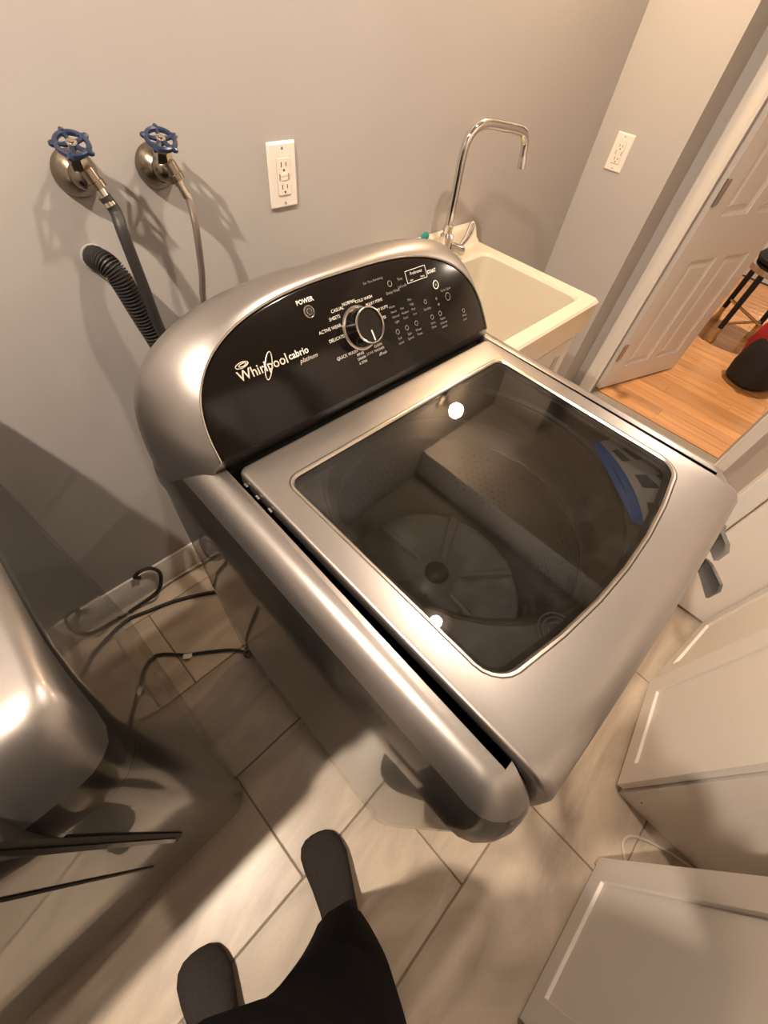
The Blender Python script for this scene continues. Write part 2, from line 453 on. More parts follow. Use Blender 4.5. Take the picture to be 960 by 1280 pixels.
struct('wall_hall_near', MB().box(XD + 0.10, HX1 + 0.1, HY0 - 0.1, HY0, 0, ZC), MT['hallwall'])
struct('wall_hall_side', MB().box(XD, XD + 0.10, 0.1005, HY1, 0, ZC), MT['hallwall'])
struct('ceiling_hall', MB().box(XD + 0.101, HX1 + 0.1, HY0 - 0.1, HY1 + 0.1, ZC, ZC + 0.05), MT['ceil'])

# ================================================================== LAMPS
def ceiling_lamp(name, pos, em, label, zc):
    t = empty(name, (pos[0], pos[1], zc)); tag(t, label, 'lamp')
    MB().lathe([(0.078, -0.0004), (0.078, -0.004), (0.070, -0.007), (0.056, -0.006), (0.029, -0.0020)], 32, cap0=False, cap1=True).build('trim_ring', MT['plate'], t)
    MB().lathe([(0.028, -0.0030), (0.028, -0.0055), (0.025, -0.0062), (0.002, -0.0065)], 32).build('lens', emit('lens_glow', WARM, em), t)
    return t
ceiling_lamp('ceiling_lamp', LAMP_A, EM_A, 'round recessed ceiling light over the washing machine', ZC)
ceiling_lamp('ceiling_lamp', LAMP_B, EM_B, 'round recessed ceiling light over the dryer', ZC)
ceiling_lamp('ceiling_lamp', LAMP_H, EM_H, 'round recessed ceiling light in the wood-floored room', ZC)
t = empty('wall_lamp', (LAMP_C[0], 0, LAMP_C[2])); tag(t, 'wall lamp with warm caged bulb over the utility sink', 'lamp')
MB().lathe([(0.045, 0.0005), (0.045, 0.012), (0.022, 0.02), (0.018, 0.05), (0.020, 0.062)], 20, dirm((0, 0, 0), (0, -1, 0))).build('lamp_holder', MT['hinge'], t)
MB().ball((0, LAMP_C[1], 0), 0.036, 24, 16).build('bulb', emit('bulb_glow', (1.0, 0.70, 0.42), EM_C), t)
cg = MB()
for a in range(6):
    an = a * PI / 3
    cg.tube(catmull([(0.02 * math.cos(an), -0.055, 0.02 * math.sin(an)), (0.047 * math.cos(an), -0.085, 0.047 * math.sin(an)), (0.042 * math.cos(an), -0.125, 0.042 * math.sin(an)), (0.003 * math.cos(an), -0.147, 0.003 * math.sin(an))], 4), 0.0012, 5)
cg.build('cage', MT['hinge'], t)

# ================================================================== WASHER
WX, WY, WYAW = 0.35, -0.34, -0.01
wroot = empty('washing_machine', (0.35 * math.cos(WYAW) - WY * math.sin(WYAW), -0.396 + 0.35 * math.sin(WYAW) + WY * math.cos(WYAW), 0), WYAW)
tag(wroot, 'metallic grey top-load washing machine with black control panel and tinted glass lid', 'washing machine')
WOFF = Matrix.Translation((-0.35, 0.34, 0))
class LMB(MB):            # washer-local coordinates: x 0..0.70 left to right, y 0 (back) .. -0.68 (front)
    def build(s, name, m, parent=None, ang=35, **k):
        s.v = [WOFF @ v for v in s.v]
        return MB.build(s, name, m, parent, ang=ang)
W = 0.70
ZS = 0.846      # top of the cabinet sides
ZR = 0.848      # foot of the satin rails
b = LMB()
R4 = (0.012, 0.012, 0.055, 0.055)
b.loft([rrect(0.012, W - 0.012, -0.655, -0.010, 0.028, R4), rrect(0.004, W - 0.004, -0.664, -0.003, 0.034, R4), rrect(0.002, W - 0.002, -0.670, 0.0, 0.06, R4),
        rrect(0.0, W, -0.674, 0, 0.30, R4), rrect(0.0, W, -0.680, 0, ZS - 0.003, R4), rrect(0.004, W - 0.004, -0.672, -0.004, ZS, R4), rrect(0.02, W - 0.02, -0.656, -0.02, ZS, R4), rrect(0.02, W - 0.02, -0.656, -0.02, ZS - .3, R4)], True, False)
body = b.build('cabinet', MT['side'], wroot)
for (x, y) in ((0.06, -0.06), (0.64, -0.06), (0.06, -0.60), (0.64, -0.60)):
    LMB().lathe([(0.022, 0.0), (0.024, 0.008), (0.014, 0.012), (0.012, 0.040)], 14, Matrix.Translation((x, y, 0.0))).build('foot', MT['rubber'], wroot)
# side rails of the top cover
ZT = 0.964
def rail(mir):
    r = LMB(); secs = []
    def X(x): return W - x if mir else x
    for k in range(-1, 13):
        th = max(0, k) / 12 * PI / 2
        o = 0.046 * (1 - math.cos(th)); z = ZR + 0.002 + (ZT - ZR - 0.005) * math.sin(th) ** 0.95
        of = 0.055 * (1 - math.cos(th))
        ro = max(0.012, 0.050 - of * 0.55)
        ii = 0.0 if k < 10 else 0.0009 * (k - 9)
        if k == -1: z = ZR + 0.0004; o = 0.002; of = 0.002
        pts = rrect(-0.003 + o, 0.0608 - ii, -0.685 + of, -0.004 - 0.3 * o, z, (0.004, 0.003, 0.006, ro))
        if mir: pts = [Vector((W - p.x, p.y, p.z)) for p in pts]
        secs.append(pts)
    # same paint: darkened copy below puts the shade in its colour, satin above
    LMB().loft(secs[:8], True, False).build('shaded_shoulder', MT['side'], wroot, ang=40)
    return r.loft(secs[7:], False, True).build('top_rail', MT['top'], wroot, ang=40)
rail(False); rail(True)
# back deck between the rails, under the console
LMB().loft([rrect(0.0605, W - 0.0605, -0.150, -0.004, ZR + 0.001, 0.003), rrect(0.0605, W - 0.0605, -0.150, -0.004, 0.952, 0.003)]).build('back_deck', MT['dark'], wroot)
# lid frame
LX0, LX1, LY0, LY1 = 0.0660, W - 0.0660, -0.685, -0.162
GX0, GX1, GY0, GY1 = 0.108, 0.595, -0.575, -0.222
ZL = 0.967
def wfront(y): 
    t = min(1, max(0, (-0.615 - y) / 0.06)); return t * t * (3 - 2 * t)
secs = []
def lsec(io, ifr, dz, dzf, rr):
    return rrect(LX0 + io, LX1 - io, LY0 + ifr, LY1 - io, lambda x, y: ZL - dz * (1 - wfront(y)) - dzf * wfront(y), (0.010, 0.010, rr, rr), bow=0.004)
secs.append(lsec(0.004, 0.012, 0.060, 0.125, 0.010))
secs.append(lsec(0.000, 0.002, 0.055, 0.115, 0.010))
secs.append(lsec(0.000, 0.000, 0.030, 0.090, 0.010))
secs.append(lsec(0.000, 0.001, 0.010, 0.058, 0.010))
secs.append(lsec(0.000, 0.003, 0.0060, 0.034, 0.010))
secs.append(lsec(0.0004, 0.008, 0.0040, 0.016, 0.010))
secs.append(lsec(0.0014, 0.017, 0.0016, 0.0055, 0.010))
secs.append(lsec(0.0030, 0.030, 0.0004, 0.0012, 0.010))
secs.append(lsec(0.006, 0.046, 0.0, 0.0, 0.017))
GR = (0.016, 0.016, 0.026, 0.026)
def gsec(i, z, gr=None): return rrect(GX0 + i, GX1 - i, GY0 + i, GY1 - i, z, tuple(max(0.004, q - i) for q in GR), bow=0.030)
secs.append(gsec(-0.0066, ZL + 0.0002)); secs.append(gsec(-0.0061, ZL - 0.002)); secs.append(gsec(-0.0059, ZL - 0.02))
lid = LMB().loft(secs, False, False).build('lid', MT['top'], wroot, ang=40)
LMB().loft([gsec(-0.0058, ZL - 0.012), gsec(-0.0058, ZL - 0.0005), gsec(-0.0048, ZL + 0.0006), gsec(-0.0022, ZL + 0.0004), gsec(0.0, ZL - 0.002), gsec(0.0, ZL - 0.012)], False, False).build('glass_trim', MT['silver'], lid)
gl = LMB().loft([gsec(0.0008, ZL - 0.009), gsec(0.0008, ZL - 0.0035)]).build('lid_glass', MT['glass'], lid, ang=20)
blk = LMB()
blk.loft([gsec(0.001, ZL - 0.0105), gsec(0.007, ZL - 0.0105), gsec(0.007, ZL - 0.0095), gsec(0.001, ZL - 0.0095)], False, False, wrap=True)
blk.build('glass_border', MT['black'], lid)
# hinge bumpers in the left gap
for yy in (-0.185, -0.212, -0.240):
    LMB().box(0.0606, 0.0650, yy - 0.004, yy + 0.004, 0.945, 0.958, bev=0.001).build('bumper', MT['silver'], wroot)
# tub deck, ring, basket, impeller
CX, CY = 0.350, -0.372
NT = 4 * (5 + 6)
def circ(r, z, n=None, cx=CX, cy=CY):
    base = rrect(0.075, 0.625, -0.66, -0.165, z, 0.05)
    out = []
    for p in base:
        a = math.atan2(p.y - cy, p.x - cx); out.append(Vector((cx + r * math.cos(a), cy + r * math.sin(a), z)))
    return out
tub = LMB().loft([rrect(0.070, 0.630, -0.640, -0.165, 0.900, 0.05), rrect(0.070, 0.630, -0.640, -0.165, 0.932, 0.05), circ(0.232, 0.930) if False else
                  [Vector((CX + (p.x - CX) * 1.0, p.y, 0.931)) for p in circ(0.240, 0.931)], circ(0.236, 0.926), circ(0.236, 0.905)], False, False).build('tub_cover', MT['deck'], wroot, ang=30)
def disc(r, z, n=48): return [Vector((CX + r * math.cos(2 * PI * k / n), CY + r * math.sin(2 * PI * k / n), z)) for k in range(n)]
LMB().loft([disc(0.2365, 0.922), disc(0.232, 0.924), disc(0.222, 0.912), disc(0.2160, 0.880), disc(0.2145, 0.868), disc(0.2170, 0.866), disc(0.224, 0.900), disc(0.2365, 0.905)], False, False, wrap=True).build('tub_ring', MT['ring'], wroot, ang=30)
basket = LMB().loft([disc(0.232, 0.862), disc(0.229, 0.866), disc(0.224, 0.862), disc(0.222, 0.820), disc(0.225, 0.812), disc(0.225, 0.800), disc(0.222, 0.792), disc(0.222, 0.640), disc(0.215, 0.600), disc(0.195, 0.575), disc(0.05, 0.570)], False, True).build('wash_basket', MT['steel'], wroot, ang=30)
for (rr, zz) in ((0.2245, 0.8655), (0.2235, 0.806)): LMB().torus(rr, 0.0022, 60, 6, Matrix.Translation((CX, CY, zz))).build('basket_lip', MT['chrome'], basket)
pf = LMB()
for row in range(9):
    z = 0.775 - row * 0.016
    for k in range(90):
        if (k // 9) % 2: continue
        a = 2 * PI * (k + 0.5 * (row % 2)) / 90
        c = Vector((CX + 0.2212 * math.cos(a), CY + 0.2212 * math.sin(a), z)); tx = Vector((-math.sin(a), math.cos(a), 0))
        vs = [c + tx * 0.0028 * math.cos(q * PI / 3) + Vector((0, 0, 0.0028 * math.sin(q * PI / 3))) for q in range(6)]
        pf.add(vs, [tuple(range(6))])
o = pf.build('perforations', MT['dark'], basket); o['kind'] = 'stuff'
imp = LMB().loft([disc(0.190, 0.574), disc(0.188, 0.584), disc(0.150, 0.590), disc(0.070, 0.600), disc(0.034, 0.622), disc(0.028, 0.626), disc(0.010, 0.622)], False, True).build('impeller', MT['impel'], wroot, ang=30)
for k in range(6):
    a = k * PI / 3 + 0.3
    ca, sa = math.cos(a), math.sin(a)
    path = [(CX + r * ca - 0.18 * (r - .03) * sa, CY + r * sa + 0.18 * (r - .03) * ca, z) for (r, z) in ((0.035, 0.606), (0.08, 0.606), (0.13, 0.598), (0.178, 0.588))]
    LMB().tube(catmull(path, 3), [0.006 + 0.006 * q / 9 for q in range(10)], 8).build('vane', MT['impel'], imp)
cap = LMB().lathe([(0.026, 0.0), (0.026, 0.006), (0.018, 0.010), (0.002, 0.010)], 20, Matrix.Translation((CX, CY, 0.623))).build('hub_cap', MT['black'], imp)
# bleach dispenser well and embossed seal at the front of the deck
LMB().loft([rrect(0.150, 0.250, -0.632, -0.602, 0.931, 0.014), rrect(0.150, 0.250, -0.632, -0.602, 0.936, 0.014), rrect(0.156, 0.244, -0.627, -0.607, 0.937, 0.010), rrect(0.160, 0.240, -0.625, -0.609, 0.926, 0.008)], False, True).build('bleach_dispenser', MT['impel'], wroot)
for rr in (0.024, 0.018, 0.011): LMB().torus(rr, 0.0012, 28, 5, Matrix.Translation((0.228, -0.594, 0.9335))).build('seal_ring', MT['impel'], tub)
# instruction sticker, following the curve of the opening
st = LMB(); bl = LMB(); gy = LMB()
def arc(r, a, z): return Vector((CX + r * math.cos(a), CY + r * math.sin(a), z))
A0, A1 = math.radians(-61), math.radians(-20)
inner = [arc(0.2425, A0 + (A1 - A0) * k / 10, 0.9334) for k in range(11)]
mid = [arc(0.2575, A0 + (A1 - A0) * k / 10, 0.9334) for k in range(11)]
def outp(p):
    d_ = (p - Vector((CX, CY, 0.9334))); d_.z = 0
    s = 1.0
    q = p.copy()
    while q.x < 0.622 and q.y > -0.632 and s < 1.6:
        s += 0.01; q = Vector((CX, CY, 0.9334)) + d_ * s
    return Vector((min(q.x, 0.622), max(q.y, -0.632), 0.9334))
outer = [outp(p) for p in mid]
def strip(mb, a, b, dz):
    n = len(a); U = Vector((0, 0, dz))
    mb.loft([[p for p in a], [p + U for p in a], [p + U for p in b], [p for p in b]], True, True, ring=False)
strip(st, mid, outer, 0.0005); strip(bl, inner, mid, 0.0006)
for k in (1, 4, 7):
    for (u0, u1) in ((0.12, 0.5), (0.58, 0.9)):
        a = mid[k].lerp(outer[k], u0); b_ = mid[k].lerp(outer[k], u1); c_ = mid[k + 2].lerp(outer[k + 2], u1); d_ = mid[k + 2].lerp(outer[k + 2], u0)
        cc = (a + b_ + c_ + d_) / 4; Q = [p.lerp(cc, 0.28) + Vector((0, 0, 0.0009)) for p in (a, b_, c_, d_)]
        gy.add(Q, [(0, 1, 2, 3)])
cc = mid[5].lerp(outer[5], 0.4)
sk = st.build('instruction_sticker', MT['stick'], wroot); bl.build('blue_band', MT['stickblue'], sk); gy.build('printed_figures', MT['stickgrey'], sk)['kind'] = 'stuff'
# thin seam line between cabinet and top
sm = LMB().loft([rrect(-0.0005, W + 0.0005, -0.6805, 0.0005, ZS - 0.0010, R4), rrect(-0.0005, W + 0.0005, -0.6805, 0.0005, ZS + 0.0010, R4)], False, False)
sm.build('seam', MT['greycord'], wroot)

# ---- console
KK, YB, ZB = 0.70, -0.152, 0.985
def outl(cx, hw, zb, h, n, N=48):
    pts = []
    for k in range(N + 1):
        a = PI - PI * k / N
        c, s_ = math.cos(a), max(0.0, math.sin(a))
        pts.append((cx + hw * math.copysign(abs(c) ** (2 / n), c), zb + h * s_ ** (2 / n)))
    return pts
OU = outl(0.350, 0.352, 0.900, 0.228, 3.2)
PA = outl(0.343, 0.293, 0.983, 0.138, 2.8)
def pl(x, z, off=0.0): return Vector((x, YB + KK * (z - ZB) - 0.8192 * off, z + 0.5735 * off))
secs = [[Vector((0.35 + (x - 0.35) * 0.97, -0.004, 0.900 + (z - 0.900) * 0.93)) for (x, z) in OU],
        [Vector((0.35 + (x - 0.35) * 0.99, -0.008, 0.900 + (z - 0.900) * 0.975)) for (x, z) in OU],
        [Vector((x, -0.024, z)) for (x, z) in OU]]
for k in range(1, 11):
    t_ = k / 10
    sec = []
    for (ox, oz), (px, pz) in zip(OU, PA):
        A = Vector((ox, -0.024, oz)); B = pl(px, pz)
        Cc = Vector((ox + (px - ox) * 0.10, -0.024 + (B.y + 0.024) * 0.85, oz))
        sec.append(A * (1 - t_) ** 2 + Cc * 2 * t_ * (1 - t_) + B * t_ * t_)
    secs.append(sec)
secs.append([pl(px, pz, -0.006) for (px, pz) in PA])
con = LMB().loft(secs, True, False).build('console', MT['top'], wroot, ang=45)
PI_ = outl(0.343, 0.2905, 0.9832, 0.1350, 2.8)
PI2 = outl(0.343, 0.2880, 0.9836, 0.1325, 2.8)
pan = LMB().loft([[pl(x, z, -0.012) for (x, z) in PI_], [pl(x, z, 0.0) for (x, z) in PI_], [pl(x, z, 0.0015) for (x, z) in PI2]]).build('control_panel', MT['blackgloss'], con, ang=50)
PU = Vector((1, 0, 0)); PV = Vector((0, 0.5735, 0.8192)); PN = Vector((0, -0.8192, 0.5735))
def pm_(x, z, off=0.0021, rot=0.0):
    o = pl(x, z, off)
    u = PU * math.cos(rot) + PV * math.sin(rot); v = PV * math.cos(rot) - PU * math.sin(rot)
    return frame_m(o, u, v)
# rim highlight bead round the panel
LMB().tube([pl(x, z, 0.001) for (x, z) in outl(0.343, 0.2925, 0.983, 0.137, 2.8)], 0.0016, 6).build('panel_bead', MT['silver'], con)
# knob
KX, KZ = 0.3345, 1.0551
kb = LMB().lathe([(0.0325, 0.0005), (0.0325, 0.003), (0.0300, 0.0035), (0.0290, 0.005)], 36, pm_(KX, KZ, 0.0012)).build('knob_ring', MT['silver'], con)
kn = LMB().lathe([(0.0290, 0.002), (0.0280, 0.010), (0.0262, 0.028), (0.0250, 0.029), (0.0235, 0.0275), (0.002, 0.0270)], 36, pm_(KX, KZ, 0.0012)).build('cycle_knob', MT['blackgloss'], con)
# (knob details are sub-parts of the console, kept at the same level)
LMB().torus(0.0252, 0.0016, 36, 8, pm_(KX, KZ, 0.0302)).build('knob_rim', MT['silver'], con)
LMB().box(-0.0011, 0.0011, -0.0225, -0.007, 0.0, 0.0006, pm_(KX, KZ, 0.0284, 0.10)).build('knob_pointer', MT['print'], con)
# power button and display elements
pb = LMB(); pb.torus(0.0080, 0.0008, 24, 5, pm_(0.2592, 1.0917)); pb.torus(0.0040, 0.0005, 18, 5, pm_(0.2592, 1.0917, 0.0030)); pb.build('power_button', MT['silver'], con)['kind'] = 'stuff'
LMB().lathe([(0.0074, 0), (0.0070, 0.0010), (0.001, 0.0012)], 20, pm_(0.2592, 1.0917, 0.0015)).build('button_cap', MT['black'], con)
tx = LMB(); text_mb(tx, 'POWER', 0.0085, pm_(0.2583, 1.1035), bold=0.0002); tx.build('power_lettering', MT['print'], con)
tx = LMB(); text_mb(tx, 'Whirlpool', 0.0186, pm_(0.1605, 1.0545), bold=0.0002)
tx.build('brand_lettering', MT['brand'], con)
lg = LMB()
def ell(a_, b_, x, z, rot, r=0.0007, s0=0.0, s1=2 * PI, n=30):
    mm = pm_(x, z, 0.0026, rot)
    lg.tube([mm @ Vector((a_ * math.cos(s0 + (s1 - s0) * k / n), b_ * math.sin(s0 + (s1 - s0) * k / n), 0)) for k in range(n + 1)], r, 5)
ell(0.0185, 0.0050, 0.1680, 1.0545, 1.05)
lg.build('brand_swoosh', MT['brand'], con); lg = LMB()
ell(0.0095, 0.0034, 0.1330, 1.0650, 0.08); ell(0.0058, 0.0018, 0.1340, 1.0650, 0.08)
lg.build('brand_emblem', MT['brand'], con)['kind'] = 'stuff'
tx = LMB(); text_mb(tx, 'cabrio', 0.0135, pm_(0.2185, 1.0550), bold=0.0002); tx.build('model_lettering', MT['print'], con)
tx = LMB(); text_mb(tx, 'platinum', 0.0090, pm_(0.2310, 1.0458), shear=0.35); tx.build('platinum_lettering', MT['brand'], con)
tx = LMB()
for (s, x, z, sz) in (('NORMAL', 0.3309, 1.0865, .0066), ('CASUAL', 0.3065, 1.0835, .0066), ('SHEETS', 0.2970, 1.0760, .0066), ('ACTIVE WEAR', 0.2830, 1.0662, .0066),
                    ('DELICATE', 0.2885, 1.0535, .0066), ('QUICK WASH', 0.2970, 1.0315, .0066), ('COLD WASH', 0.3600, 1.0845, .0060), ('BULKY ITEMS', 0.3780, 1.0770, .0060),
                    ('HEAVY DUTY', 0.3850, 1.0670, .0060), ('WHITES', 0.3820, 1.0560, .0060), ('RINSE', 0.3213, 1.0265, .0056), ('DRAIN', 0.3213, 1.0212, .0056), ('& SPIN', 0.3213, 1.0159, .0056),
                    ('SOAK', 0.3398, 1.0225, .0056), ('CLEAN', 0.3600, 1.0275, .0056), ('WASHER', 0.3600, 1.0222, .0056), ('affresh', 0.3650, 1.0160, .0066)):
    text_mb(tx, s, sz, pm_(x, z), 'CENTER')
tx.build('cycle_lettering', MT['print'], con)['kind'] = 'stuff'
tx = LMB()
for (s, x, z, sz) in (('Est. Time Remaining', 0.3884, 1.1008, .0050), ('Delay Wash', 0.4222, 1.0810, .0062), ('Time', 0.4435, 1.0924, .0058), ('Lid Lock', 0.4446, 1.0836, .0058), ('Warm', 0.4103, 1.0643, .0052), ('Heavy', 0.4117, 1.0581, .0052), ('Normal', 0.4136, 1.0517, .0052), ('Light', 0.4128, 1.0450, .0052),
                    ('Hot', 0.4314, 1.0580, .0052), ('Medium', 0.4355, 1.0519, .0052), ('Cool', 0.4337, 1.0454, .0052), ('Max', 0.4523, 1.0648, .0052), ('High', 0.4550, 1.0585, .0052), ('Med', 0.4556, 1.0519, .0052), ('Low', 0.4565, 1.0456, .0052),
                    ('Sanitize', 0.4885, 1.0453, .0060), ('Soil', 0.4092, 1.0240, .0058), ('Level', 0.4092, 1.0182, .0058), ('Spin', 0.4330, 1.0244, .0058), ('Speed', 0.4330, 1.0186, .0058), ('Water', 0.4557, 1.0246, .0058), ('Temp', 0.4557, 1.0188, .0058),
                    ('Extra', 0.4938, 1.0249, .0056), ('Rinse', 0.4938, 1.0192, .0056), ('Fabric', 0.5200, 1.0249, .0056), ('Softener', 0.5200, 1.0193, .0056), ('Added', 0.5200, 1.0137, .0056), ('Cycle Signal', 0.5441, 1.0600, .0056), ('Panel', 0.5790, 1.0165, .0054), ('Lock', 0.5790, 1.0108, .0054)):
    text_mb(tx, s, sz, pm_(x, z), 'CENTER')
tx.build('option_lettering', MT['printdim'], con)['kind'] = 'stuff'
ic = LMB()
for (x, z, r) in ((0.408, 1.0329, .0036), (0.4303, 1.0330, .0036), (0.4541, 1.0336, .0036), (0.4875, 1.0548, .0032), (0.4945, 1.0325, .0036), (0.5159, 1.0329, .0036), (0.5157, 1.0530, .0016), (0.5180, 1.0447, .0016), (0.5455, 1.0499, .0062), (0.5790, 1.0230, .0032), (0.4199, 1.0912, .0042)):
    ic.torus(r, 0.0005, 14, 4, pm_(x, z))
ic.build('option_icons', MT['printdim'], con)['kind'] = 'stuff'
dsp = LMB()
mm = pm_(0.4825, 1.0912)
cr = [(-0.0240, -0.0090), (0.0240, -0.0090), (0.0240, 0.0090), (-0.0240, 0.0090)]
for q in range(4):
    a, b_ = cr[q], cr[(q + 1) % 4]
    dsp.tube([mm @ Vector((a[0], a[1], 0)), mm @ Vector((b_[0], b_[1], 0))], 0.0005, 4)
text_mb(dsp, 'Preference', 0.0066, pm_(0.4825, 1.0940), shear=0.2)
text_mb(dsp, 'Less', 0.0042, pm_(0.4690, 1.0866)); text_mb(dsp, 'More', 0.0042, pm_(0.4960, 1.0866))
text_mb(dsp, 'START', 0.0076, pm_(0.5195, 1.0885), bold=0.0002)
dsp.torus(0.0064, 0.0008, 20, 5, pm_(0.5224, 1.0704)); text_mb(dsp, 'II', 0.006, pm_(0.5224, 1.0704))
dsp.build('start_display', MT['print'], con)['kind'] = 'stuff'

# ================================================================== DRYER
DX0, DX1, DYF, DYB = -0.905, -0.205, -0.757, -0.075
dr = empty('dryer', ((DX0 + DX1) / 2, (DYF + DYB) / 2, 0))
tag(dr, 'metallic grey front-load dryer cut off at the left edge', 'dryer')
DOFF = Matrix.Translation((-(DX0 + DX1) / 2, -(DYF + DYB) / 2, 0))
class DMB(MB):
    def build(s, name, m, parent=None, ang=35, **k):
        s.v = [DOFF @ v for v in s.v]; return MB.build(s, name, m, parent, ang=ang)
RD4 = (0.012, 0.012, 0.052, 0.052)
ZD = 0.826
def bodyz(x, y): return ZD
DMB().loft([rrect(DX0 + .012, DX1 - .012, DYF + .02, DYB - .01, 0.022, RD4), rrect(DX0 + .003, DX1 - .003, DYF + .006, DYB - .003, 0.030, RD4), rrect(DX0, DX1, DYF, DYB, 0.06, RD4, bow=0.0),
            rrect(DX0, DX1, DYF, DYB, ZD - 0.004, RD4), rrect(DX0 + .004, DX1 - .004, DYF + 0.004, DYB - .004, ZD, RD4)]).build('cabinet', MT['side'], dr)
for (x, y) in ((DX0 + .06, DYB - .06), (DX1 - .06, DYB - .06), (DX0 + .06, DYF + .07), (DX1 - .06, DYF + .07)):
    DMB().lathe([(0.020, 0.0), (0.022, 0.008), (0.012, 0.012), (0.012, 0.030)], 14, Matrix.Translation((x, y, 0.0))).build('foot', MT['rubber'], dr)
secs = []
ZDT = 0.972
secs.append(rrect(DX0 + .001, DX1 - .001, DYF + .001, DYB - .001, ZD + 0.001, RD4))
for k in range(0, 15):
    th = k / 14 * PI / 2
    o = 0.024 * (1 - math.cos(th)); of = 0.090 * (1 - math.cos(th))
    rr = max(0.022, 0.054 - 0.030 * (k / 14))
    z = lambda x, y, th=th: (lambda w: (ZDT - 0.028 * (1 - math.sin(th))) * (1 - w) + (ZD + 0.004 + (ZDT - ZD - 0.004) * math.sin(th)) * w)(min(1, max(0, (DYF + 0.15 - y) / 0.12)) ** 2)
    if k == 0: secs.append(rrect(DX0 - 0.002, DX1 + 0.002, DYF - 0.002, DYB, ZD + 0.003, (0.012, 0.012, 0.054, 0.054)))
    secs.append(rrect(DX0 - 0.002 + o, DX1 + 0.002 - o, DYF - 0.002 + of, DYB - 0.2 * o, z, (0.012, 0.012, rr, rr), side=16))
for q in (0, 1): secs[q] = rrect(DX0 - 0.002 * q + .001 * (1 - q), DX1 + 0.002 * q - .001 * (1 - q), DYF - 0.002 * q, DYB, ZD + 0.001 + 0.002 * q, (0.012, 0.012, 0.054, 0.054), side=16)
DMB().loft(secs[:7], True, False).build('shaded_shoulder', MT['side'], dr, ang=50)  # lower edge of the top in the darkened paint copy; shade is in the colour
DMB().loft(secs[6:], False, True).build('top_panel', MT['top'], dr, ang=50)
DMB().loft([rrect(DX0 - 0.0006, DX1 + 0.0006, DYF - 0.0006, DYB + 0.0006, ZD - 0.0024, RD4), rrect(DX0 - 0.0006, DX1 + 0.0006, DYF - 0.0006, DYB + 0.0006, ZD + 0.0024, RD4)], False, False).build('seam', MT['dark'], dr)
DMB().loft([[Vector((x, y, z)) for (x, z) in outl((DX0 + DX1) / 2, 0.345, 0.964, 0.13, 2.7, 24)] for y in (DYB - .005, DYB - .03, DYB - .09)]).build('console', MT['top'], dr)
def dfy(x, z): return DYF
def dgroove(pts, r, name):
    P = [Vector((x, dfy(x, z) - 0.0004, z)) for (x, z) in pts]
    DMB().tube(P, r, 6).build(name, MT['dark'], dr)
# big front door: proud slab with a tall handle strip at its right edge
def doorsec(i, proud):
    res = []
    for p in rrect(-0.86 + i, -0.308 - i, 0.370 + i, 0.925 - i, 0, (0.02, 0.012, 0.03, 0.05), 5, 6):
        res.append(Vector((p.x, dfy(p.x, p.y) - proud, p.y)))
    return res
DMB().loft([doorsec(-0.010, -0.025), doorsec(-0.010, 0.0024), doorsec(-0.0005, 0.0024)], False, False).build('door_gap', MT['dark'], dr)
dd_ = DMB().loft([doorsec(0.0, -0.030), doorsec(0.0, 0.004), doorsec(0.004, 0.007)]).build('door', MT['side'], dr)
DMB().tube([Vector((x, dfy(x, z) - 0.0072, z)) for (x, z) in ((-0.362, 0.374), (-0.362, 0.50), (-0.361, 0.65), (-0.361, 0.91))], 0.0025, 6).build('door_groove', MT['dark'], dd_)

# ================================================================== UTILITY SINK + cabinet
SX0, SX1, SY0, SY1, SZ = 0.790, 1.338, -0.535, -0.002, 0.840
sk = empty('utility_sink', ((SX0 + SX1) / 2, (SY0 + SY1) / 2, 0.742)); tag(sk, 'cream utility sink with raised back ledge behind the washing machine', 'sink')
so = Matrix.Translation((-(SX0 + SX1) / 2, -(SY0 + SY1) / 2, -0.742))
m_ = MB(); rr = 0.016
m_.loft([rrect(SX0 + .006, SX1 - .006, SY0 + .006, SY1, 0.742, rr), rrect(SX0, SX1, SY0, SY1, 0.748, rr), rrect(SX0, SX1, SY0, SY1, SZ - 0.006, rr), rrect(SX0 + .006, SX1 - .006, SY0 + .006, SY1, SZ, rr),
         rrect(SX0 + .045, SX1 - .045, SY0 + .045, SY1 - .115, SZ, 0.03), rrect(SX0 + .052, SX1 - .052, SY0 + .052, SY1 - .122, SZ - 0.008, 0.03),
         rrect(SX0 + .075, SX1 - .075, SY0 + .075, SY1 - .145, 0.56, 0.05), rrect(SX0 + .10, SX1 - .10, SY0 + .10, SY1 - .17, 0.535, 0.05)], False, True, m=so)
m_.build('basin', MT['cream'], sk)
bs = MB().loft([[Vector((x, y, z)) for (y, z) in ((-0.0025, SZ - .004), (-0.055, SZ - .004), (-0.050, SZ + .003), (-0.040, SZ + .010), (-0.032, SZ + .028), (-0.026, SZ + .040), (-0.018, SZ + .045), (-0.0025, SZ + .045))] for x in (SX0 + .003, SX0 + .008, SX1 - .008, SX1 - .003)], m=so)
bs.build('back_ledge', MT['cream'], sk)
MB().lathe([(0.024, 0.5362), (0.024, 0.539), (0.016, 0.538), (0.002, 0.537)], 20, so @ Matrix.Translation(((SX0 + SX1) / 2, -0.33, 0))).build('drain', MT['chrome'], sk)
sc = empty('sink_cabinet', ((SX0 + SX1) / 2, (SY0 + SY1) / 2, 0)); tag(sc, 'white base cabinet carrying the cream utility sink', 'cabinet')
so = Matrix.Translation((-(SX0 + SX1) / 2, -(SY0 + SY1) / 2, 0))
MB().box(SX0 + .036, SX1 - .036, SY0 + .05, SY1 - .02, 0.08, 0.10, so).build('floor_board', MT['white'], sc)
for x0 in (SX0 + .02, SX1 - .036): MB().box(x0, x0 + .016, SY0 + .035, SY1 - .02, 0.0, 0.741, so).build('side_panel', MT['white'], sc)
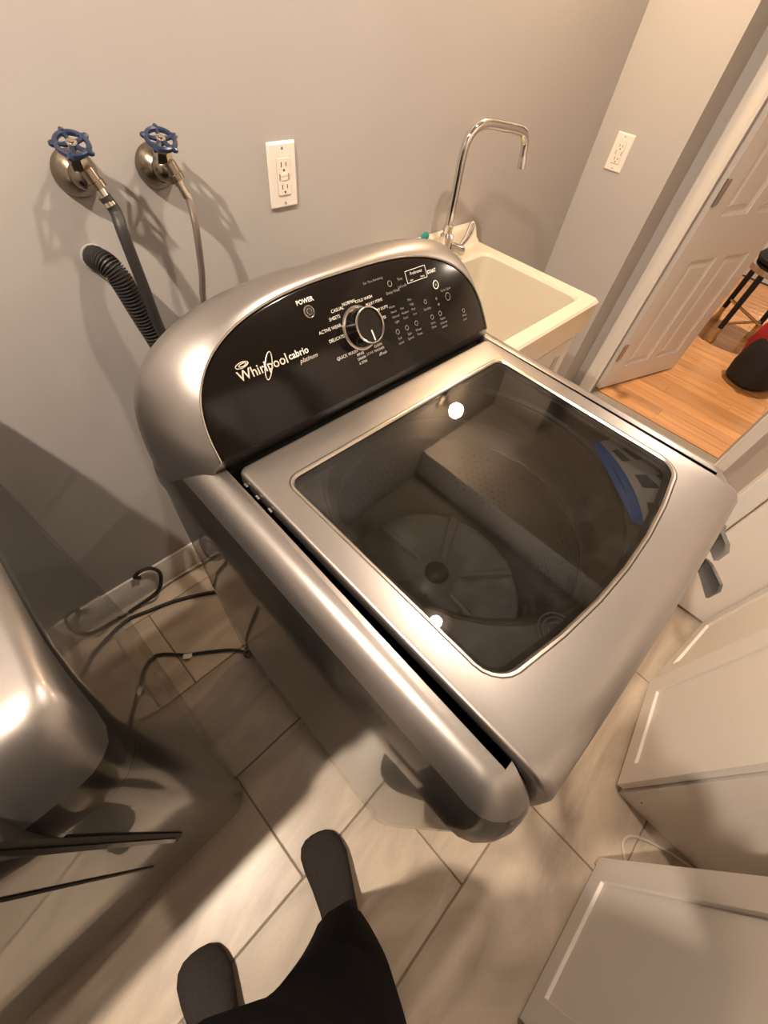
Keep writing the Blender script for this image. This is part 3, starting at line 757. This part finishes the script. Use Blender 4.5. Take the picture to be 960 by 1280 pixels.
MB().box(SX0 + .036, SX1 - .036, SY0 + .035, SY0 + .05, 0.0, 0.741, so).build('front_board', MT['white'], sc)
for (x0, x1) in ((SX0 + .025, (SX0 + SX1) / 2 - .002), ((SX0 + SX1) / 2 + .002, SX1 - .025)):
    q = MB()
    def fsec(i, y, x0=x0, x1=x1): return [Vector((x0 + i, y, 0.09 + i)), Vector((x1 - i, y, 0.09 + i)), Vector((x1 - i, y, 0.72 - i)), Vector((x0 + i, y, 0.72 - i))]
    yf = SY0 + 0.034
    q.loft([fsec(0, yf), fsec(0, yf - .018), fsec(.05, yf - .018), fsec(.056, yf - .010), fsec(.056, yf - .006)], False, True, m=so)
    dq = q.build('cabinet_door', MT['white'], sc)
    hx = x1 - .025 if x0 < 1.0 else x0 + .025
    MB().tube([(hx, yf - .018, .58), (hx, yf - .032, .585), (hx, yf - .032, .665), (hx, yf - .018, .67)], .004, 8, so).build('handle', MT['hinge'], dq)

# ---- faucet
fx, fy = 1.092, -0.088
FZ = SZ + 0.0005
fa = empty('faucet', (fx, fy, FZ)); tag(fa, 'tall chrome faucet with square-bent spout on the cream sink', 'faucet')
fo = Matrix.Translation((-fx, -fy, -FZ))
MB().lathe([(0.026, FZ), (0.026, FZ + .006), (0.020, FZ + .010), (0.019, FZ + .055), (0.021, FZ + .060), (0.021, FZ + .072), (0.013, FZ + .080), (0.0145, FZ + .084), (0.0145, FZ + .100), (0.009, FZ + .104)], 22, fo @ Matrix.Translation((fx, fy, 0))).build('faucet_body', MT['chrome'], fa)
sp = [(fx, fy, 0.935), (fx, fy, 1.02), (fx, fy, 1.10), (fx + .004, fy - .002, 1.135), (fx + .022, fy - .008, 1.160), (fx + .055, fy - .018, 1.170), (fx + .11, fy - .034, 1.165), (fx + .155, fy - .046, 1.160), (fx + .185, fy - .055, 1.152), (fx + .200, fy - .060, 1.132), (fx + .203, fy - .064, 1.105), (fx + .203, fy - .068, 1.085)]
MB().tube(catmull(sp, 5), 0.0118, 14, fo).build('spout', MT['chrome'], fa)
MB().tube([(fx + .2032, fy - .0655, 1.098), (fx + .2032, fy - .070, 1.074)], 0.0132, 14, fo).build('aerator', MT['chrome'], fa)
MB().tube([(fx + .012, fy - .006, FZ + .040), (fx + .05, fy - .020, FZ + .028), (fx + .064, fy - .026, FZ + .024)], [0.016, 0.018, 0.014], 16, fo).build('cartridge', MT['chrome'], fa)
lv = MB().tube(catmull([(fx + .056, fy - .022, FZ + .036), (fx + .085, fy - .024, FZ + .060), (fx + .098, fy - .022, FZ + .092), (fx + .092, fy - .016, FZ + .095), (fx + .074, fy - .018, FZ + .062), (fx + .052, fy - .018, FZ + .040)], 5), 0.0042, 8, fo)
lv.build('lever', MT['chrome'], fa)
sg = MB()
sg.ball((0, 0, 0.012), (0.012, 0.009, 0.0115), 12, 8).ball((0.008, 0.002, 0.010), (0.008, 0.008, 0.0095), 10, 8).ball((-0.007, 0.002, 0.010), (0.008, 0.008, 0.0095), 10, 8)
o = sg.build('scrubber', MT['teal'], loc=(1.062, -0.030, SZ + 0.0455)); tag(o, 'small teal scrubber behind the faucet on the sink ledge', 'scrubber')

# ================================================================== OUTLETS
def outlet(name, m, label):
    t = empty(name); t.matrix_world = m; tag(t, label, 'outlet', 'wall outlets')
    w, h = 0.0358, 0.0585
    MB().loft([rrect(-w, w, -h, h, 0.0003, .003), rrect(-w, w, -h, h, 0.002, .003), rrect(-w + .004, w - .004, -h + .004, h - .004, 0.006, .002), rrect(-.0172, .0172, -.0340, .0340, 0.0062, .002), rrect(-.0170, .0170, -.0338, .0338, 0.004, .002)], False, True).build('cover_plate', MT['plate'], t)
    rc = MB().loft([rrect(-.0162, .0162, -.0330, .0330, 0.0042, .002), rrect(-.0162, .0162, -.0330, .0330, 0.0078, .002), rrect(-.0156, .0156, -.0324, .0324, 0.0084, .002)], False, True).build('receptacle', MT['plate'], t)
    for s in (-1, 1):
        c = 0.0195 * s
        for (xx, hh) in ((-.0062, .0045), (.0062, .0038)): MB().box(xx - .0010, xx + .0010, c - hh + .002, c + hh + .002, .0080, .0086).build('slot', MT['slot'], rc)
        MB().lathe([(.0024, .0080), (.0024, .0086)], 10, Matrix.Translation((0, c - .0078, 0))).build('slot', MT['slot'], rc)
    for s in (-1, 1): MB().box(-.0075, .0075, s * .0036 - .0028, s * .0036 + .0028, .0082, .0094, bev=.0004).build('test_button', MT['plate'], rc)
    for s in (-1, 1): MB().box(s * .0115 - .0016, s * .0115 + .0016, -.006, .006, .0080, .0085).build('button_slot', MT['hinge'], rc)
    for s in (-1, 1): MB().lathe([(.0026, .0058), (.0026, .0068), (.0005, .0072)], 10, Matrix.Translation((0, s * .0483, 0))).build('screw', MT['hinge'], t)
    return t
outlet('wall_outlet', frame_m((0.565, -0.0002, 1.094), (1, 0, 0), (0, 0, 1)), 'white rectangular outlet on back wall above washing machine control panel')
outlet('wall_outlet', frame_m((XR - 0.0002, -0.115, 1.036), (0, -1, 0), (0, 0, 1)), 'white rectangular outlet on right wall between sink and doorway')

# ================================================================== WATER VALVES
def valve(name, c, hrot, label, wheel_lean):
    t = empty(name, c); tag(t, label, 'valve', 'water valves')
    MB().lathe([(0.034, 0.0004), (0.0345, 0.003), (0.032, 0.010), (0.026, 0.020), (0.018, 0.028)], 28, dirm((0, 0, 0), (0, -1, 0))).build('escutcheon', MT['brass'], t)
    bd = MB()
    bd.tube([(0, -0.020, 0), (0, -0.036, 0.006)], [0.016, 0.017], 16)
    bd.ball((0, -0.038, 0.006), 0.0200, 16, 10)
    bd.build('valve_body', MT['brass'], t)
    ax = Vector((wheel_lean, -0.42, 0.90)).normalized()
    o_ = Vector((0, -0.038, 0.008))
    MB().tube([o_ + ax * .010, o_ + ax * .022, o_ + ax * .030, o_ + ax * .0305, o_ + ax * .046], [.0145, .0145, .0125, .005, .005], 6).build('packing_nut', MT['nickel'], t)
    cw = o_ + ax * .045
    wm = dirm(cw, ax) @ Matrix.Rotation(hrot, 4, 'Z')
    wh = MB(); wh.torus(0.0215, 0.0040, 30, 8, wm)
    for k in range(5):
        a = 2 * PI * k / 5
        dv = Vector((math.cos(a), math.sin(a), 0))
        wh.tube([wm @ (dv * 0.005), wm @ (dv * 0.013 + Vector((0, 0, -.001))), wm @ (dv * 0.0215)], [.0042, .0032, .0036], 8)
        wh.tube([wm @ (dv * 0.0210), wm @ (dv * 0.0265), wm @ (dv * 0.0300)], [.0052, .0046, .0024], 8)
    wh.build('hand_wheel', MT['blue'], t)
    MB().lathe([(.0075, -.004), (.0075, .0035), (.0045, .0040), (.0042, .0065), (.001, .007)], 14, wm).build('wheel_nut', MT['nickel'], t)
    sp_ = Vector((0.007, -0.050, 0.004)); dn = Vector((0.30, -0.25, -0.92)).normalized()
    MB().tube([sp_ - dn * .012, sp_ + dn * .004, sp_ + dn * .0045, sp_ + dn * .014], [.0130, .0130, .0145, .0145], 14).build('outlet_spigot', MT['brass'], t)
    return Vector(c) + sp_ + dn * .014, dn
v1, dn1 = valve('water_valve', (0.160, -0.0002, 1.141), 0.35, 'brass wall valve with blue wheel feeding the black rubber hose', -0.10)
v2, dn2 = valve('water_valve', (0.293, -0.0002, 1.137), 0.10, 'brass wall valve with blue wheel feeding the braided steel hose', -0.05)
t = empty('supply_hose', v1); tag(t, 'smooth black rubber water hose hanging from the left valve', 'hose', 'washing machine hoses')
inv = Matrix.Translation(-v1)
MB().tube([v1 - dn1 * .006, v1 + dn1 * .012, v1 + dn1 * .024], [.0085, .0085, .0105], 12, inv).build('ferrule', MT['nickel'], t)
p = [v1 + dn1 * .010, v1 + dn1 * .035, (0.176, -0.080, 1.075), (0.176, -0.092, 0.985), (0.178, -0.098, 0.905), (0.190, -0.115, 0.83), (0.24, -0.17, 0.75), (0.29, -0.28, 0.70), (0.30, -0.392, 0.69)]
MB().tube(catmull(p, 6), 0.0100, 12, inv).build('hose_tube', MT['rubber'], t)
t = empty('supply_hose', v2); tag(t, 'thin braided steel water hose hanging from the right valve', 'hose', 'washing machine hoses')
inv = Matrix.Translation(-v2)
MB().tube([v2 - dn2 * .006, v2 + dn2 * .006, v2 + dn2 * .0065, v2 + dn2 * .026], [.0085, .0085, .0066, .0070], 12, inv).build('ferrule', MT['nickel'], t)
p = [v2 + dn2 * .02, v2 + dn2 * .034, (0.312, -0.068, 1.055), (0.306, -0.064, 0.98), (0.296, -0.061, 0.905), (0.30, -0.09, 0.78), (0.33, -0.20, 0.71), (0.34, -0.34, 0.70), (0.34, -0.392, 0.70)]
MB().tube(catmull(p, 6), 0.0066, 12, inv).build('hose_tube', MT['braid'], t)
# corrugated drain hose into the wall
t = empty('drain_hose', (0.147, 0, 1.02)); tag(t, 'corrugated black drain hose bending into the wall below the valves', 'hose')
inv = Matrix.Translation((-0.147, 0, -1.02))
cp = catmull([(0.138, -0.002, 1.018), (0.138, -0.026, 1.022), (0.143, -0.046, 1.020), (0.150, -0.058, 1.002), (0.156, -0.062, 0.970), (0.163, -0.064, 0.930), (0.171, -0.066, 0.890), (0.180, -0.068, 0.84), (0.188, -0.080, 0.77), (0.20, -0.15, 0.69), (0.21, -0.27, 0.65), (0.215, -0.385, 0.64)], 12)
fine = []
for a, b_ in zip(cp[:-1], cp[1:]):
    fine += [a, a.lerp(b_, .5)]
rad = [0.0185 + 0.0022 * (1 if (k // 2) % 2 else -1) for k in range(len(fine))]
MB().tube(fine, rad, 14, inv).build('hose_tube', MT['rubber'], t, ang=60)
MB().lathe([(0.023, 0.0004), (0.023, 0.003), (0.019, 0.004)], 24, inv @ dirm((0.138, -0.0004, 1.018), (0, -1, 0))).build('wall_grommet', MT['wall'], t)

# ================================================================== cords on the floor between the machines
def cord(name, pts, r, m, label, cat='cord', k=6):
    b0 = Vector(pts[0]); b0.z = 0
    mb = MB().tube([p - b0 for p in catmull(pts, k)], r, 8)
    o = mb.build(name, m, loc=b0); tag(o, label, cat); return o
cord('power_cord', [(0.10, -0.20, 0.0065), (0.029, -0.148, 0.0065), (-0.07, -0.100, 0.0065), (-0.155, -0.075, 0.0065), (-0.23, -0.056, 0.0065), (-0.34, -0.05, 0.0065)], 0.006, MT['rubber'], 'thick black cord lying across the floor near the baseboard')
cord('thin_cord', [(0.16, -0.034, 0.006), (0.06, -0.030, 0.005), (-0.02, -0.026, 0.005), (-0.085, -0.030, 0.006), (-0.115, -0.050, 0.004), (-0.15, -0.045, 0.004), (-0.21, -0.036, 0.004), (-0.3, -0.034, 0.004)], 0.0032, MT['greycord'], 'thin grey cord running along the baseboard behind the machines')
cord('looped_cable', [(-0.115, -0.020, 0.115), (-0.125, -0.022, 0.135), (-0.105, -0.024, 0.150), (-0.075, -0.026, 0.140), (-0.060, -0.030, 0.105), (-0.068, -0.032, 0.060), (-0.090, -0.034, 0.020), (-0.130, -0.036, 0.008), (-0.2, -0.04, 0.008)], 0.0062, MT['rubber'], 'black cable loop standing against the baseboard beside the dryer')
t = empty('tagged_cord', (-0.0, -0.41, 0)); tag(t, 'dark cord with a white paper tag on the floor between the machines', 'cord')
inv = Matrix.Translation((0, 0.41, 0))
MB().tube(catmull([(0.06, -0.44, 0.006), (0.02, -0.425, 0.006), (-0.02, -0.375, 0.006), (-0.074, -0.332, 0.006), (-0.14, -0.285, 0.006), (-0.20, -0.231, 0.006), (-0.30, -0.20, 0.006)], 6), 0.0045, 8, inv).build('cable', MT['rubber'], t)
MB().box(-0.013, 0.013, -0.008, 0.008, 0.0, 0.0016, inv @ Matrix.Translation((-0.136, -0.298, 0.010)) @ Matrix.Rotation(-0.6, 4, 'Z')).build('tag', MT['print'], t)
MB().tube(catmull([(0.02, -0.425, 0.006), (0.005, -0.405, 0.010), (-0.004, -0.42, 0.008), (0.012, -0.435, 0.006)], 5), 0.004, 8, inv).build('knot', MT['greycord'], t)
cord('white_cable', [(0.39, -1.60, 0.004), (0.425, -1.560, 0.004), (0.455, -1.540, 0.004), (0.490, -1.555, 0.004), (0.520, -1.615, 0.004), (0.542, -1.69, 0.004), (0.55, -1.78, 0.004)], 0.0038, MT['cord'], 'off-white cable curling out of the gap between the wardrobes')

# ================================================================== WARDROBES
def shaker(w, h, T=0.020, st=0.060):
    """door in local coords: x 0..w from hinge, front face toward +y, z 0..h; returns frame mb, panel mb"""
    f = MB(); p = MB()
    def sec(i, y): return [Vector((i, y, i)), Vector((w - i, y, i)), Vector((w - i, y, h - i)), Vector((i, y, h - i))]
    f.loft([sec(0.0008, 0), sec(0, 0.0008), sec(0, T - .0008), sec(.0008, T), sec(st - .001, T), sec(st, T - .001), sec(st, T - .009), sec(st, 0)], False, False, wrap=True)
    p.loft([sec(st + .0001, .003), sec(st + .0001, T - .0085)], True, True)
    return f, p
def wardrobe(name, x0, x1, yf, label, doors, h=2.02):
    t = empty(name, ((x0 + x1) / 2, yf - 0.28, 0)); tag(t, label, 'wardrobe')
    om = Matrix.Translation((-(x0 + x1) / 2, -(yf - 0.28), 0))
    yb = yf - 0.56
    MB().box(x0, x0 + .018, yb, yf, 0, h, om).build('side_panel', MT['cabinet'], t)
    MB().box(x1 - .018, x1, yb, yf, 0, h, om).build('side_panel', MT['cabinet'], t)
    MB().box(x0 + .018, x1 - .018, yb, yf, h - .018, h, om).build('top_board', MT['cabinet'], t)
    MB().box(x0 + .018, x1 - .018, yb, yf - .004, 0.045, 0.063, om).build('shelf', MT['cabinet'], t)
    MB().box(x0 + .018, x1 - .018, yb, yb + .006, 0.063, h - .018, om).build('back_panel', MT['cabinet'], t)
    MB().box(x0 + .018, x1 - .018, yf - .03, yf - .014, 0.0, 0.045, om).build('plinth', MT['cabinet'], t)
    for (hx, hy, w, ang, mir) in doors:
        dm = om @ Matrix.Translation((hx, hy, 0.022)) @ Matrix.Rotation(ang, 4, 'Z')
        if mir: dm = dm @ Matrix.Diagonal((-1, 1, 1, 1))
        f, p = shaker(w, h - 0.03)
        f2 = MB().add(f.v, f.f, dm); p2 = MB().add(p.v, p.f, dm)
        d_ = f2.build('door', MT['cabinet'], t); p2.build('door_panel', MT['cabinet'], d_)
        MB().lathe([(.006, 0), (.005, .010), (.010, .014), (.010, .022), (.004, .024)], 14, dm @ dirm((w - .03, .020, .95), (0, 1, 0))).build('door_knob', MT['hinge'], d_)
    return t, om
t, om = wardrobe('wardrobe', 0.556, 1.303, -1.480, 'white double-door wardrobe with both doors ajar, right of the cable gap',
         [(0.566, -1.478, 0.372, math.radians(8.5), False), (1.300, -1.478, 0.364, math.radians(-8.0), True)])
MB().lathe([(.0028, 0), (.0028, .0006)], 8, om @ dirm((0.5556, -1.515, 0.06), (-1, 0, 0))).build('screw_hole', MT['dark'], t)
t, om = wardrobe('wardrobe', -0.435, 0.372, -1.522, 'white wardrobe at the bottom edge, left of the cable gap',
         [(0.371, -1.520, 0.390, 0.0, True), (-0.434, -1.520, 0.390, 0.0, False)])
MB().box(0.355, 0.369, -1.520, -1.503, 0.0005, 0.020, om).build('foot', MT['cord'], t)

# ================================================================== safety strap on the lid front
t = empty('strap_lock', (0.62, -1.086, 0.80)); tag(t, 'grey adhesive strap lock with two pads hanging on the lid front', 'strap')
so = Matrix.Translation((-0.62, 1.086 - 0.010, -0.80))
def pad(center, u, v, w, h, bend, name, th=0.004):
    m = frame_m(center, u, v); secs = []
    for k in range(9):
        s = (k / 8 - .5) * h
        zz = bend * (k / 8) ** 2
        ww = w * (1 - 0.25 * abs(k / 8 - .5) ** 2 * 2)
        secs.append([Vector((-ww, s, zz)), Vector((ww, s, zz)), Vector((ww, s, zz + th)), Vector((-ww, s, zz + th))])
    MB().loft(secs, m=so @ m).build(name, MT['strap'], t, ang=50)
def flap(P, Q, th, name, bulge=0.006):
    """thick sheet between polyline P and polyline Q (equal lengths)"""
    P = catmull(P, 4); Q = catmull(Q, 4); secs = []
    for a, b_ in zip(P, Q):
        a = Vector(a); b_ = Vector(b_)
        n = Vector((0.25, -0.75, 0.6)).normalized() * th
        mid_ = (a + b_) / 2 + n * (bulge / th)
        secs.append([a, mid_, b_, b_ + n, mid_ + n, a + n])
    MB().loft(secs, m=so).build(name, MT['strap'], t, ang=60)
flap([(0.645, -1.088, 0.882), (0.620, -1.086, 0.890), (0.582, -1.100, 0.900)], [(0.626, -1.092, 0.856), (0.598, -1.090, 0.868), (0.556, -1.103, 0.882)], 0.006, 'upper_pad')
flap([(0.588, -1.092, 0.848), (0.565, -1.104, 0.866), (0.520, -1.126, 0.880)], [(0.580, -1.094, 0.838), (0.555, -1.108, 0.842), (0.515, -1.130, 0.846)], 0.004, 'lower_pad')
flap([(0.588, -1.090, 0.850), (0.545, -1.090, 0.864), (0.490, -1.090, 0.872)], [(0.582, -1.090, 0.838), (0.535, -1.091, 0.836), (0.468, -1.092, 0.838)], 0.003, 'adhesive_tab', 0.001)
MB().tube(catmull([(0.640, -1.094, 0.862), (0.620, -1.094, 0.850), (0.600, -1.093, 0.845), (0.584, -1.096, 0.846)], 5), 0.0016, 6, so).build('cable', MT['chrome'], t)

# ================================================================== NEXT ROOM THINGS
st_ = empty('stool', (3.80, -0.80, 0)); tag(st_, 'stool with black legs and brass feet in the next room', 'stool')
for (x, y) in ((-0.17, 0.075), (0.12, -0.09), (-0.10, -0.17), (0.19, 0.16)):
    lg_ = MB().tube([(x * 1.06, y * 1.06, 0.095), (x, y, 0.44)], [.017, .019], 12).build('leg', MT['bagblack'], st_)
    MB().lathe([(.024, 0.0), (.026, .03), (.018, .05), (.0175, .10)], 14, Matrix.Translation((x * 1.06, y * 1.06, 0))).build('brass_foot', MT['gold'], lg_)
MB().tube([(-0.175, 0.08, .13), (0.125, -0.095, .13)], .010, 10).build('stretcher', MT['gold'], st_)
MB().tube([(-0.105, -0.175, .16), (0.195, 0.165, .16)], .010, 10).build('stretcher', MT['gold'], st_)
MB().lathe([(.19, .44), (.20, .445), (.20, .475), (.17, .49), (.01, .492)], 32).build('seat_ring', MT['chrome'], st_)
MB().lathe([(.175, .4925), (.185, .515), (.16, .545), (.01, .55)], 32).build('seat', MT['bagblack'], st_)
bg = empty('backpack', (3.33, -1.08, 0)); tag(bg, 'black backpack with red front pocket on the wooden floor', 'backpack')
m_ = MB(); secs = []
for (z, w_, d_, o_) in ((0.002, .12, .09, 0), (.02, .165, .125, 0), (.10, .175, .135, .005), (.22, .165, .125, .01), (.32, .14, .11, .02), (.39, .10, .08, .03), (.415, .05, .04, .03)):
    secs.append([Vector((w_ * math.copysign(abs(math.cos(a)) ** .7, math.cos(a)) + o_, d_ * math.copysign(abs(math.sin(a)) ** .7, math.sin(a)), z)) for a in [2 * PI * k / 28 for k in range(28)]])
m_.loft(secs, m=Matrix.Rotation(-0.5, 4, 'Z')).build('bag_body', MT['bagblack'], bg)
m_ = MB(); secs = []
for (z, w_, d_) in ((.12, .06, .02), (.14, .105, .050), (.22, .12, .06), (.32, .105, .045), (.37, .06, .015)):
    secs.append([Vector((w_ * math.cos(a) + .02, .085 + d_ * math.sin(a), z)) for a in [2 * PI * k / 24 for k in range(24)]])
m_.loft(secs, m=Matrix.Rotation(0.9, 4, 'Z')).build('red_pocket', MT['red'], bg)
MB().tube(catmull([(-.08, .02, .38), (-.11, .04, .43), (-.07, .06, .47), (0.0, .05, .44), (.02, .02, .40)], 5), .008, 8).build('handle_loop', MT['bagblack'], bg)

# ================================================================== PERSON holding the camera
def skin(name, joints, edges, root, mat_, parent, sub=2):
    me = bpy.data.meshes.new(name)
    me.from_pydata([j[0] for j in joints], edges, [])
    o = bpy.data.objects.new(name, me); COL.objects.link(o)
    sk_ = o.modifiers.new('skin', 'SKIN'); sk_.use_smooth_shade = True
    sv = me.skin_vertices[0].data if me.skin_vertices else None
    if sv is None:
        bm = bmesh.new(); bm.from_mesh(me); bm.verts.layers.skin.verify(); bm.to_mesh(me); bm.free(); sv = me.skin_vertices[0].data
    for i, j in enumerate(joints):
        r = j[1]; sv[i].radius = r if isinstance(r, tuple) else (r, r); sv[i].use_root = (i == root)
    ss = o.modifiers.new('sub', 'SUBSURF'); ss.levels = sub; ss.render_levels = sub
    dg = bpy.context.evaluated_depsgraph_get()
    m2 = bpy.data.meshes.new_from_object(o.evaluated_get(dg))
    bpy.data.objects.remove(o)
    m2.materials.clear(); m2.materials.append(mat_)
    m2.polygons.foreach_set('use_smooth', [True] * len(m2.polygons))
    o2 = bpy.data.objects.new(name, m2); COL.objects.link(o2)
    if parent: o2.parent = parent
    return o2
pr_ = empty('person', (-0.33, -1.08, 0)); tag(pr_, 'person in black trousers and charcoal socks standing between washer and wardrobe', 'person')
def PW(x, y, z): return (x + 0.33, y + 1.08, z)
# trousers
J = [(PW(-.405, -1.080, .93), (.230, .195)), (PW(-.262, -1.110, .82), .120), (PW(-.215, -1.110, .52), .085), (PW(-.210, -1.115, .30), .075), (PW(-.208, -1.118, .090), .068),
     (PW(-.425, -1.125, .86), .095), (PW(-.470, -1.100, .52), .070), (PW(-.490, -1.095, .30), .064), (PW(-.500, -1.095, .105), .058), (PW(-.400, -1.10, 1.03), (.215, .175))]
skin('trousers', J, [(0, 1), (1, 2), (2, 3), (3, 4), (0, 5), (5, 6), (6, 7), (7, 8), (0, 9)], 0, MT['pants'], pr_)
# socks: foot shaped lofts
def sock(heel, toe, name):
    h_, t_ = Vector(heel), Vector(toe); L_ = (t_ - h_).length; m = frame_m(PW(*h_), (t_ - h_), Vector((-(t_ - h_).y, (t_ - h_).x, 0)))
    secs = []
    for (s, w_, z0, z1, off) in ((0.0, .012, .020, .050, 0), (.03, .028, .006, .085, 0), (.12, .034,   .0015, .115, 0), (.25, .036, .0015, .112, 0), (.40, .038, .0015, .086, -.002), (.58, .043, .0015, .064, -.003), (.74, .048, .0015, .050, -.002), (.86, .046, .0015, .040, .002), (.94, .038, .003, .032, .004), (.985, .024, .008, .024, .006), (1.0, .008, .014, .019, .006)):
        ring = []
        for k in range(24):
            a = 2 * PI * k / 24; c, si = math.cos(a), math.sin(a)
            ring.append(Vector((s * L_, off + 1.15 * w_ * math.copysign(abs(c) ** .8, c), (z0 + z1) / 2 + (z1 - z0) / 2 * math.copysign(abs(si) ** .8, si))))
        secs.append(ring)
    b_ = MB().loft(secs, m=m)
    # ankle tube up into the trouser leg
    an = [m @ Vector((L_ * .16, 0, z)) for z in (.06, .10, .15, .21)]
    b_.tube(an, [.036, .036, .038, .042], 18)
    return b_.build(name, MT['sock'], pr_, ang=80)
sock((-.214, -1.160, 0), (-.128, -.930, 0), 'sock'); sock((-.508, -1.150, 0), (-.452, -.905, 0), 'sock')
# torso, head, arms holding the phone up
TL = CAMPOS - RX * .050 + RD * .060 - RF * .035; WL = TL + RD * .085 - RX * .060 - RF * .030
TR = CAMPOS + RX * .050 + RD * .060 - RF * .035; WR = TR + RD * .105 + RX * .025 - RF * .030
J = [(PW(-.390, -1.110, 1.00), (.215, .170)), (PW(-.360, -1.145, 1.20), (.195, .145)), (PW(-.325, -1.190, 1.40), (.17, .10)), (PW(-.318, -1.185, 1.50), .062),
     (PW(-.50, -1.190, 1.42), .060), (PW(-.50, -1.130, 1.22), .048), (PW(*WL), .030), (PW(-.15, -1.190, 1.40), .060), (PW(-.045, -1.160, 1.22), .046), (PW(*WR), .030), (PW(-.31, -1.165, 1.58), .052)]
skin('jumper', J, [(0, 1), (1, 2), (2, 3), (3, 10), (2, 4), (4, 5), (5, 6), (2, 7), (7, 8), (8, 9)], 0, MT['pants'], pr_)
hd = MB()
hm = Matrix.Translation(PW(-.300, -1.140, 1.655)) @ Matrix.Rotation(-0.5, 4, 'Z') @ Matrix.Rotation(-0.42, 4, 'X')
prof = [(-1, .02), (-.92, .40), (-.75, .62), (-.45, .82), (0, .97), (.35, 1.0), (.65, .86), (.88, .52), (1, .03)]
secs = []
for (z, r) in prof:
    sec = []
    for k in range(24):
        a = 2 * PI * k / 24; x = math.cos(a) * r * .076; y = math.sin(a) * r * .098
        if y > 0: y *= .95 + (.10 if abs(z + .15) < .2 and abs(x) < .02 else 0)
        sec.append(Vector((x, y, z * .118)))
    secs.append(sec)
hd.loft(secs, m=hm)
hd.tube([hm @ Vector((0, .088, .02)), hm @ Vector((0, .108, -.022)), hm @ Vector((0, .092, -.034))], [.007, .012, .008], 8)
for s in (-1, 1): hd.ball(hm @ Vector((s * .076, -.005, -.005)), (.010, .020, .030), 10, 8)
hd.build('head', MT['skin'], pr_, ang=80)
for s in (-1, 1): MB().ball(hm @ Vector((s * .030, .083, .008)), .0105, 10, 8).build('eye', MT['print'], pr_)
MB().tube([hm @ Vector((-.020, .064, -.066)), hm @ Vector((0, .074, -.065)), hm @ Vector((.020, .064, -.066))], .0042, 8).build('mouth', MT['red'], pr_)
hr = MB(); secs = []
for (z, r) in ((.02, 1.06), (.35, 1.09), (.65, .97), (.88, .65), (1.08, .05)):
    secs.append([Vector((math.cos(a) * r * .078, math.sin(a) * r * .100 - (.010 if z < .5 else .004), (z + (.42 if z < .3 and math.sin(a) > .2 else 0)) * .118)) for a in [2 * PI * k / 24 for k in range(24)]])
hr.loft(secs, m=hm); hr.build('hair', MT['hair'], pr_)
def hand(w, tip, side, name):
    w, tip = Vector(PW(*w)), Vector(PW(*tip)); f_ = (tip - w).normalized()
    sd = f_.cross(Vector((0, 0, 1))).normalized() * side; up = sd.cross(f_) * side
    J = [(w, .024), (w + f_ * .040, (.030, .015)), (w + f_ * .075, (.034, .013))]; E_ = [(0, 1), (1, 2)]
    for k, ln in enumerate((.060, .072, .066, .050)):
        b0 = w + f_ * .088 + sd * (.030 - .020 * k)
        i = len(J); J += [(b0, .0088), (b0 + f_ * ln * .5 + up * .004, .0080), (b0 + f_ * ln * .85 - up * .014, .0070)]; E_ += [(2, i), (i, i + 1), (i + 1, i + 2)]
    i = len(J); J += [(w + f_ * .035 + sd * .045, .011), (w + f_ * .072 + sd * .058, .010)]; E_ += [(1, i), (i, i + 1)]
    skin(name, [(tuple(a), b) for a, b in J], E_, 0, MT['skin'], pr_, 1)
hand(WL, TL, -1, 'hand'); hand(WR, TR, 1, 'hand')
ph = empty('phone', CAMPOS - RF * 0.022 + RD * 0.045); tag(ph, 'black mobile phone held up in both hands', 'phone')
pm2 = Matrix((RX, RD, RF)).transposed().to_4x4()
MB().loft([rrect(-.036, .036, -.074, .074, -.0040, .010), rrect(-.037, .037, -.075, .075, -.0025, .011), rrect(-.037, .037, -.075, .075, .0025, .011), rrect(-.036, .036, -.074, .074, .0040, .010)], m=pm2).build('phone_body', MT['black'], ph)
MB().loft([rrect(-.034, .034, -.072, .072, -.0041, .009), rrect(-.034, .034, -.072, .072, -.0046, .009)], m=pm2).build('screen', MT['blackgloss'], ph)
